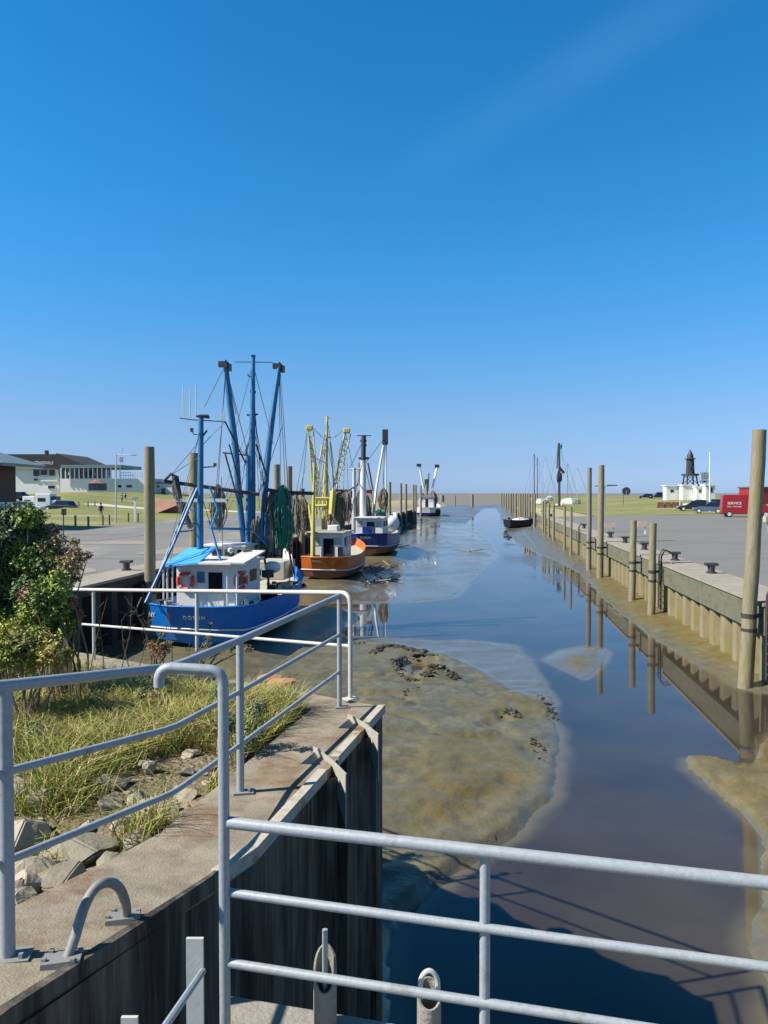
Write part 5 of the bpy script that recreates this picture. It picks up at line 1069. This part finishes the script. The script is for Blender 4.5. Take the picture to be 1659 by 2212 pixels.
v = W(1395, 1078.5, 238); v.z = 3.62; car('low dark car on the grass left of the off-road car', v, R(178), M['cardark'], 4.4, 1.75, 1.4, group='cars on the grass')
# ------------------------------------------------------------------ right-hand background
def pbox(px0, px1, py0, py1, d, th_=3.0, rz=0):        # a block filling a bearing range at a real distance
    a_ = W(px0, py1, d); c_ = W(px1, py0, d); return MB().box(((a_.x+c_.x)/2, d+th_/2, (a_.z+c_.z)/2), (c_.x-a_.x, th_, c_.z-a_.z), rz)
def base(px, py, d, z_=2.4): q = W(px, py, d); q.z = z_; return q
d = 230
t = thing('lighthouse', 'dark old lighthouse tower standing on splayed iron legs', 'lighthouse', base(1491, 1047, d, 3)); hc = [W(1491, y, d) for y in (1047, 1026, 1000, 992, 983, 977, 971)]
for sx in (-1, 1):
    for sy in (-1, 1): build('leg', MB().bar(hc[0]+Vector((sx*2.0, sy*2.0, -3)), hc[1]+Vector((sx*1.25, sy*1.25, 0)), .32, .32), M['iron'], t)
b = MB()
for sy in (-1, 1): b.bar(hc[0]+Vector((-2,sy*2,-.3)), hc[1]+Vector((1.25,sy*1.25,0)), .14, .14).bar(hc[0]+Vector((2,sy*2,-.3)), hc[1]+Vector((-1.25,sy*1.25,0)), .14, .14)
build('bracing', b, M['iron'], t)
build('tower_body', MB().tube([hc[1], hc[2], hc[3]], [1.35,1.2,1.15], 8), M['roofdark'], t); build('gallery', MB().tube([hc[1]+Vector((0,0,-.2)), hc[1]+Vector((0,0,.35))], 2.5, 10), M['iron'], t); build('gallery', MB().tube([hc[3], hc[3]+Vector((0,0,.25))], 1.6, 10), M['iron'], t)
build('lantern', MB().tube([hc[3], hc[4], hc[5], hc[6]], [.95,.9,.45,.08], 10), M['iron'], t, True)
for s_ in (-1, 1): build('window', MB().box(hc[2]+Vector((s_*.5,-1.25,-1.5)), (.4,.1,.9)), M['glass'], t)
def hut(label, x0, x1, y0, y1, d, wins, m='render', th_=2.2, roof=None, name='cabin', cat='building', zb=2.2):
    q = base((x0+x1)/2, y1, d, zb); t = thing(name, label, cat, q); a_ = W(x0, y1, d); c_ = W(x1, y0, d)
    build('wall', MB().box(((a_.x+c_.x)/2, d+th_/2, (zb+c_.z)/2), (c_.x-a_.x, th_, c_.z-zb)), M[m], t)
    build('roof', MB().box(((a_.x+c_.x)/2, d+th_/2, c_.z+.12), (c_.x-a_.x+.5, th_+.5, .24)), M[roof or m], t)
    for (wx0, wx1, wy0, wy1) in wins:
        e = W(wx0, wy1, d); f = W(wx1, wy0, d); fr = build('window', MB().box(((e.x+f.x)/2, d-.02, (e.z+f.z)/2), (f.x-e.x+.16, .08, f.z-e.z+.16)), M['galvpale'], t); build('pane', MB().box(((e.x+f.x)/2, d-.055, (e.z+f.z)/2), (f.x-e.x, .05, f.z-e.z)), M['darkglass'], fr)
    return t
hut('low white cabin, leftmost of the white buildings under the lighthouse', 1439, 1475, 1050, 1072, 190, [(1448,1455,1058,1063)])
hut('white boxy cabin in the middle below the lighthouse legs', 1475, 1504, 1049, 1073, 187, [(1496,1500,1059,1066)])
hut('white cabin with tall dark window right of the lighthouse', 1504, 1524, 1053, 1073, 185, [(1510,1515,1058,1064)])
hut('white ship-like cabin with flat roof, rightmost under the mast', 1524, 1545, 1049, 1077, 183, [(1534,1539,1053,1063)])
hut('small dark red roofed building behind the red van', 1622, 1680, 1054, 1070, 150, [], 'vanred', 5, 'bottomred')
for px, y0, y1, d, rr, lab in ((1533.5,976,1081,110,.10,'tall white flagpole in front of the white cabins'),(1526,1010,1060,200,.14,'grey radio mast behind the flagpole'),(1518,1016,1060,200,.10,'grey short mast left of the radio mast')):
    t = thing('mast', lab, 'mast', base(px, y1, d, 2.5)); a_ = W(px, y1, d); a_.z = 2.5; build('pole', MB().tube([a_, W(px, y0, d)], rr, 8, rr*.7), M['tarp' if d == 110 else 'galv'], t, True)
    if d == 200: build('antenna', MB().box(W(px,1022,d), (1.4,.3,.3)).box(W(px,1030,d), (1.0,.5,1.4)).box(W(px-1,1040,d), (1.6,.4,.5)), M['galv'], t)
t = thing('street_lamp', 'street lamp with two flat arms behind the tall pale pile', 'lamp', base(1306, 1100, 118, 2.4)); a_ = W(1306,1100,118); a_.z = 2.4
build('pole', MB().tube([a_, W(1306,1049,118)], .09, 8), M['galv'], t, True); build('lamp_head', MB().box(W(1322,1048.5,118), (1.6,.3,.16)).box(W(1294,1050,118), (1.2,.3,.12)), M['cardark'], t); build('arm', MB().tube([W(1288,1050.5,118), W(1332,1048.5,118)], .05, 5), M['galv'], t)
t = thing('wooden_post', 'buff wooden post on the grass with a dark round sign behind', 'post', onright(1346, 1092)); q = onright(1346, 1092); build('post_body', MB().tube([q, W(1345, 1055, q.y)], .13, 8), M['wood'], t, True)
t = thing('round_sign', 'dark round sign on a thin pole above the grass', 'sign', base(1353,1080,140,2.5)); build('disc', MB().tube([W(1353,1061,140), W(1353,1061,140.05)], .75, 14), M['cardark'], t); a_ = W(1353,1085,140); a_.z = 2.4; build('pole', MB().tube([a_, W(1353,1060,140)], .06, 6), M['galv'], t)
for i, (x0, x1, lab) in enumerate(((1418,1432,'rusty brown crate stack, leftmost beside the car park'),(1434,1446,'rusty brown crate stack in the middle'),(1448,1458,'rusty low crate stack, third'),(1459,1470,'dark brown crate stack beside the parked cars'))):
    q = onright((x0+x1)/2, 1098); w_ = (x1-x0)*q.y/F; b = MB()
    for k in range(3): b.box((q.x, q.y, q.z+.2+k*.36), (w_*(1-.05*k), 1.0, .30), .1*k-.1)
    for s_ in (-1,1): b.box((q.x+s_*w_*.45, q.y-.5, q.z+.5), (.08,.06,1.0))
    one('crate_stack', b, M['rust'], lab, 'crates', 'rusty crate stacks')
q = onright(1465, 1098); one('marker_post', MB().tube([(W(1464,1098,q.y).x, q.y-1, 2.5), (W(1464,1098,q.y).x, q.y-1, 3.9)], .07, 8), M['tarp'], 'slim white marker post before the rusty crates', 'post', None, True)
def board(px0, px1, py0, py1, s, leg, lab):
    tt = Tat((px0+px1)/2, s); q = K(s, tt, 2.34); d_ = q.y; t = thing('quay_sign', lab, 'sign', q, 0, 'pale boards along the right quay'); build('board', pbox(px0, px1, py0, py1, d_, .06), M['pink'], t)
    a_ = W(leg, py0, d_); build('leg', MB().box((a_.x, d_+.09, (2.34+a_.z)/2), (.14,.06,a_.z-2.34)), M['tarp'], t)
board(1306, 1331, 1130, 1139, 10.2, 1326, 'pale orange board with white leg right of the tall pale pile')
board(1378, 1397, 1126, 1137, 11.3, 1395, 'pale orange board partly behind the first short pile')
t = thing('litter_bin', 'small cream box on a post at the far right edge', 'box', onright(1658,1150)); q = onright(1658,1150); build('box', MB().box(q+Vector((0,0,.95)), (.5,.4,.45)), M['cream'], t, bevel=.03); build('post', MB().tube([q, q+Vector((0,0,.8))], .04, 6), M['galv'], t)

# ------------------------------------------------------------------ left-hand background
BS = 1.48                                              # these stand on the crest of the dyke
t = thing('building', 'large dark-roofed restaurant building with white lower floors on the dyke', 'building', base(80, 1060, 122*BS, 2.6)); d = 122
def wblock(nm, x0, x1, y0, y1, dd, th_, m, z0=None, par=None):
    dd = dd*BS; th_ = th_*BS; a_ = W(x0, y1, dd); c_ = W(x1, y0, dd); zb = a_.z if z0 is None else z0
    return build(nm, MB().box(((a_.x+c_.x)/2, dd+th_/2, (zb+c_.z)/2), (c_.x-a_.x, th_, c_.z-zb)), M[m], par or t)
wblock('wall', 13, 126, 1012, 1060, 122, 14, 'render', 2.4); wblock('upper_storey', 14, 121, 981, 1011.8, 121.4, 13, 'roofdark')
yr = 121.4*BS; a_ = W(121, 979, yr); b_ = W(178, 1003, yr); c_ = W(121, 1014, yr)
build('roof', MB().ext([Vector((a_.x+.02, yr, a_.z)), Vector((b_.x, yr, b_.z)), Vector((b_.x-1, yr, b_.z-.5)), Vector((c_.x+.02, yr, c_.z))], Vector((0,0,0)), Vector((0,19,0))), M['roofdark'], t)
build('chimney', MB().box(W(101,977,124*BS), (.7,.7,.9)), M['roofdark'], t)
x_ = W(91,1000,yr-.06); text('roof_sign', 'STRANDHALLE', 1.05, (x_.x+.4, yr-.03, x_.z), (1,0,0), (0,0,1), M['tarp'], t, local=False, sx=.62)
for x0, x1, y0, y1 in ((72,84,1015,1028),(88,101,1015,1026),(106,118,1015,1027),(104,118,1049,1055),(73,80,1034,1038)):
    fr = wblock('window', x0-.6, x1+.6, y0-.6, y1+.6, 121.9, .2, 'galvpale'); wblock('pane', x0, x1, y0, y1, 121.8, .15, 'darkglass', None, fr)
wblock('white_panel', 88, 122, 1030, 1040, 121.85, .3, 'render')
t = thing('terrace', 'long glazed terrace with grey canopy and white base wall beside the restaurant', 'building', base(220, 1057, 121, 4)); 
wblock('canopy', 131, 262, 1004, 1011, 120, 10, 'roofteal'); wblock('base_wall', 130, 318, 1034, 1060, 121, 10, 'render', 3.5); 
b = MB()
for k in range(14): yg = 120.6*BS; q = W(132+k*9.8, 1034, yg); b.box((q.x, yg, (q.z+W(0,1011,yg).z)/2), (.22,.22,W(0,1011,yg).z-q.z))
build('glazing_post', b, M['carwhite'], t); wblock('glazing', 128, 226, 1012, 1033, 122.5, 3, 'glass')
b = MB()
for k in range(12): q = W(262+k*5, 1034, 121.1*BS); b.tube([q, q+Vector((0,0,1.5))], .05, 4)
for k in range(2): b.tube([W(260,1034,121.1*BS)+Vector((0,0,.75+.75*k)), W(318,1034,121.1*BS)+Vector((0,0,.75+.75*k))], .05, 4)
build('railing', b, M['galvpale'], t)
for x0, x1, y0, y1 in ((255,262,1048,1053),(273,285,1048,1053)): wblock('window', x0, x1, y0, y1, 120.95, .2, 'darkglass')
rg = random.Random(4)
for i, x_ in enumerate((150,163,178,196,205,216,238)):
    q = W(x_, 1032, 121.5*BS); one('terrace_guest', MB().blob(q+Vector((0,0,.9)), .3, i, .15, 2, (.9,.6,1.4)).blob(q+Vector((0,0,1.5)), .15, i), M[['clothl','cloth','red','cloth','clothl','red','cloth'][i]], 'tiny figure seated on the glazed terrace', 'person', 'guests on the terrace', True)
q = W(211, 1050, 117*BS); t = thing('parasol', 'brown parasol over a dark kiosk below the terrace', 'parasol', q); build('shade', MB().tube([W(211,1043,117*BS), W(211,1036,117*BS)], [2.1,.5], 8), mat('parasol_brown', (.20,.11,.09), .8), t); build('pole', MB().tube([W(211,1056,117*BS), W(211,1038,117*BS)], .04, 6), M['galv'], t); build('counter', MB().box(W(211,1052,117.5*BS), (3.8,1,1.6)), M['cardark'], t)
hut('white two-window building at right end of the terrace, behind the tall pile', 332, 371, 1044, 1079, 125*BS, [(349,357,1055,1074),(340,344,1049,1053)], 'render', 6, 'roofdark', zb=2.5)
hut('white low annex between terrace and the two-window building', 313, 333, 1036, 1064, 124*BS, [], 'render', 6, zb=2.5)
t = thing('building', 'near building at the left edge with pale teal pyramid roof and dark brown wall', 'building', base(-20, 1160, 57, 2.4)); d = 57
e0 = W(56,1003,64); pk = W(-40,958,60); 
ex, ez = e0.x, e0.z; x_ = ex-16
build('roof', MB().add([(ex,60,ez),(ex,68,ez),(x_,68,ez),(x_,60,ez),(ex-4.6,64,ez+1.7),(x_+5,64,ez+1.7)], [(0,1,4),(1,2,5,4),(2,3,5),(3,0,4,5),(3,2,1,0)]), M['roofteal'], t)
build('wall', MB().box((ex-1.9-7, 64, (ez+2.4)/2), (13, 6.4, ez-2.4)), M['brownwall'], t); build('fascia', MB().box((ex-8,63.95,ez-.12), (15.7,7.7,.22)), M['cardark'], t)
one('container', pbox(-40, 25, 1086, 1150, 50, 3).add([], []), M['container'], 'blue container at left edge behind the dark bush', 'container', bevel=.04)
# vehicles on the left car park
def camper(label, px0, px1, py0, py1, d, m='carwhite'):
    a_ = W(px0, py1, d); c_ = W(px1, py0, d); L = c_.x-a_.x; Hh = c_.z-a_.z; t = thing('camper_van', label, 'camper van', ((a_.x+c_.x)/2, d, a_.z))
    build('body', MB().box((0,0,.35+(Hh-.35)/2), (L, 2.2, Hh-.35)), M[m], t, local=True, bevel=.12); build('cab', MB().box((L/2+.4,0,.9), (.9,2.0,1.1)), M[m], t, local=True, bevel=.15)
    build('window', MB().box((-.1*L,-1.11,Hh*.62), (L*.5,.03,Hh*.22)), M['darkglass'], t, local=True); build('windscreen', MB().box((L/2+.35,0,1.7),(.6,1.9,.5)), M['darkglass'], t, local=True, bevel=.1)
    for x_ in (-L*.3, L*.4):
        for s_ in (-1, 1): build('wheel', MB().tube([(x_,s_*.9,.35),(x_,s_*1.12,.35)], .35, 12), M['rubber'], t, True, True)
camper('white camper van with dark side window in front of the restaurant', 84, 116, 1066, 1101, 112)
camper('white delivery van further left in front of the restaurant', 56, 82, 1072, 1100, 114)
v = W(130,1104,110); v.z = 2.7; car('dark estate car at the right of the white campers', v, R(170), M['cardark'], 4.4, 1.8, 1.5, group='cars on the left car park')
v = W(60,1104,106); v.z = 2.7; car('silver car low in front of the white delivery van', v, R(5), M['carwhite'], 4.2, 1.75, 1.45, group='cars on the left car park')
v = W(30,1106,104); v.z = 2.7; car('grey-blue car nearest the left edge of the photo', v, R(5), M['carblue'], 4.2, 1.75, 1.5, group='cars on the left car park')
for i, x_ in enumerate((25, 48)): v = W(x_,1070,116); v.z = 2.75; car(['dark car row behind, under the pale wall at left','dark car beside it under the pale wall'][i], v+Vector((0,0,1.1)), R(0), M['cardark'], 4.3, 1.8, 1.6, group='cars on the left car park')
# posts, lamps, people on the left field
def fz(px, py):
    z_ = 2.6
    for _ in range(25):
        q = G(px, py, min(z_, 5.2)); s_, t_ = Kinv(q.x, q.y); zn = float(zl(np.array(s_), np.array(t_), np.array(q.x), np.array(q.y))); z_ = z_*.6+zn*.4
    q.z = z_; return q
q = fz(250, 1130); t = thing('street_lamp', 'tall thin grey street lamp with long arm on the left field', 'lamp', q); build('pole', MB().tube([q, W(251,982,q.y)], .09, 8, .06), M['galvpale'], t, True)
build('arm', MB().tube([W(251,984,q.y), W(262,982,q.y), W(286,983,q.y)], .04, 6), M['galvpale'], t, True); build('lamp_head', MB().box(W(289,983.5,q.y), (.45,.2,.1)).box(W(262,993,q.y), (.3,.2,.5)), M['galv'], t); build('antenna', MB().tube([W(263,984,q.y), W(265,966,q.y)], .02, 5), M['galv'], t)
q = fz(292, 1127); t = thing('white_post', 'square white post with small cap on the field left of the tall pile', 'post', q); build('post_body', MB().box((q.x, q.y, q.z+1.2), (.18,.18,2.4)), M['tarp'], t); build('cap', MB().box((q.x, q.y, q.z+2.45), (.5,.3,.18)), M['galv'], t)
q = G(137, 1147, 2.6); t = thing('bus_stop_post', 'thin pole with small dark sign board beside the bush top', 'post', q); build('pole', MB().tube([(q.x,q.y,2.2), W(137,1100,q.y)], .04, 6), M['iron'], t); build('sign', MB().box(W(138,1106,q.y), (.35,.05,.45)), M['iron'], t)
for i, (px, py) in enumerate(((163,1136),(191,1139),(222,1135),(236,1134),(277,1128),(298,1128),(170,1095),(190,1095),(205,1094))):
    q = fz(px, py); one('bollard_post', MB().tube([q, q+Vector((0,0,.95 if py > 1100 else .8))], .10, 8), M['wooddark'], 'short wooden barrier post at the edge of the left field', 'post', 'short wooden posts on the left field', True)
def person(label, q, h, top, rz=0, legs='skin'):
    t = thing('person', label, 'person', q, rz); s = h/1.75
    me = bpy.data.meshes.new('body'); bm = bmesh.new()
    J = {'pel':(0,0,.95,.14),'ch':(0,0,1.3,.15),'nk':(0,0,1.5,.06),'hd':(0,.02,1.62,.10),'ls':(-.2,0,1.42,.06),'le':(-.27,.03,1.15,.045),'lh':(-.25,.12,.92,.03),'rs':(.2,0,1.42,.06),'re':(.27,.03,1.15,.045),'rh':(.25,.12,.92,.03),'lk':(-.11,.08,.5,.06),'lf':(-.12,-.05,.06,.045),'rk':(.11,-.02,.5,.06),'rf':(.12,.12,.06,.045),'hp':(-.09,0,.88,.09),'hq':(.09,0,.88,.09)}
    E = [('pel','ch'),('ch','nk'),('nk','hd'),('ch','ls'),('ls','le'),('le','lh'),('ch','rs'),('rs','re'),('re','rh'),('pel','hp'),('hp','lk'),('lk','lf'),('pel','hq'),('hq','rk'),('rk','rf')]
    ks = list(J); vv = [bm.verts.new([c*s for c in J[k][:3]]) for k in ks]
    for a_, b_ in E: bm.edges.new((vv[ks.index(a_)], vv[ks.index(b_)]))
    bm.to_mesh(me); bm.free(); me.materials.append(M[legs]); o_ = bpy.data.objects.new('body', me); COL.objects.link(o_); o_.parent = t
    sk = o_.modifiers.new('skin', 'SKIN')
    for k, v_ in zip(ks, me.skin_vertices[0].data): v_.radius = (J[k][3]*s,)*2; v_.use_root = (k == 'pel')
    o_.modifiers.new('sub', 'SUBSURF').levels = 1
    build('shirt', MB().tube([(0,0,.90*s),(0,0,1.1*s),(0,0,1.38*s),(0,0,1.48*s)], [.17*s,.17*s,.21*s,.09*s], 10), top, t, True, True)
    build('hair', MB().blob((0,-.01,1.67*s), .115*s, 1, .05, 2, (1,1,.9)), M['cloth'], t, True, True)
q = fz(218, 1122); person('person in dark top and bare legs walking on the left field', q, 1.75, M['cloth'], .4)
q = fz(264, 1086); person('person in pale top walking on the path, left of the pair', q, 1.7, M['clothl'], 1.2, 'cloth')
q = fz(271, 1086); person('person in dark top walking on the path, right of the pair', q, 1.7, M['cloth'], 1.2, 'clothl')
one('brick_ramp', MB().ext([G(330,1112,2.4), G(405,1108,2.4), W(405,1082,104), W(330,1077,104)], Vector((0,0,0)), Vector((0,.6,-3.5))), M['reddirt'], 'reddish paved ramp beyond the asphalt right of the tall left pile', 'ramp')
# mooring ropes and debris
a_ = P(306,1290,26.2); one('mooring_rope', MB().tube(crom([W(236,1320,27), W(260,1322,26.6), W(285,1330,26.2), a_], 5), .02, 6), M['rope'], 'slack rope from the blue boat stern to the dark quay wall', 'rope')
rg = random.Random(8)
for i, (px, py) in enumerate(((790,1228),(812,1240),(838,1222),(800,1262),(830,1255),(770,1240),(856,1190),(1020,1190))):
    q = G(px, py, .05); q.z = max(0, mudz(q.x, q.y)); b = MB(); an = rg.uniform(-.6,.6)
    for k in range(3): b.tube([q+Vector((rg.uniform(-.5,.5), rg.uniform(-1,1), .03)), q+Vector((math.cos(an+k)*1.2, math.sin(an+k)*1.5, rg.uniform(.1,.35)))], .04, 5)
    one('driftwood', b, M['wooddark'], 'broken branches stuck in wet mud beyond the fishing boats', 'driftwood', 'driftwood on the wet flats')
# dark broken mud edges and weed along the left bank
def weedline(pts, n, r, lab, seed):
    rg_ = random.Random(seed); b = MB(); Q = [G(x, y, .06) for x, y in pts]
    for i in range(n):
        k = rg_.random()*(len(Q)-1); j = int(k); q = Q[j].lerp(Q[j+1], k-j); q += Vector((rg_.gauss(0,.06), rg_.gauss(0,.06), 0)); q.z = max(0, mudz(q.x, q.y))+rg_.uniform(-.01,.04); b.blob(q, r*rg_.uniform(.4,1.2), seed+i, .35, 1, (1.3,1,.6))
    one('seaweed', b, M['weed'], lab, 'seaweed', None, False)
weedline([(806,1424),(822,1408),(850,1402),(880,1410),(915,1417)], 220, .085, 'thick dark seaweed rim curving on the near mud, uppermost', 1)
weedline([(848,1437),(870,1430),(905,1424),(940,1428)], 60, .05, 'thin dark seaweed line along the upper edge of the mud pool', 2)
weedline([(848,1440),(862,1465),(885,1478),(895,1480)], 60, .045, 'dark seaweed line down the left edge of the mud pool', 3)
weedline([(920,1478),(940,1455),(965,1462),(985,1478)], 120, .065, 'dark clump of weed on the mound right of the mud pool', 4)
weedline([(1090,1555),(1105,1540),(1120,1556)], 24, .05, 'dark weed clump by the golden patch on the mud', 5)
weedline([(1165,1500),(1190,1530),(1200,1550)], 26, .045, 'dark weed along the water edge at the golden patch', 6)
weedline([(1150,1600),(1165,1620),(1172,1650)], 20, .04, 'dark weed clump on the lower water edge', 7)
weedline([(862,1528),(880,1515),(905,1505)], 18, .03, 'short dark weed streak beyond the wall corner', 8)
weedline([(768,1398),(785,1394),(795,1399)], 12, .04, 'small dark weed clump beyond the white railing post', 9)
bpy.data.orphans_purge() if hasattr(bpy.data, 'orphans_purge') else None
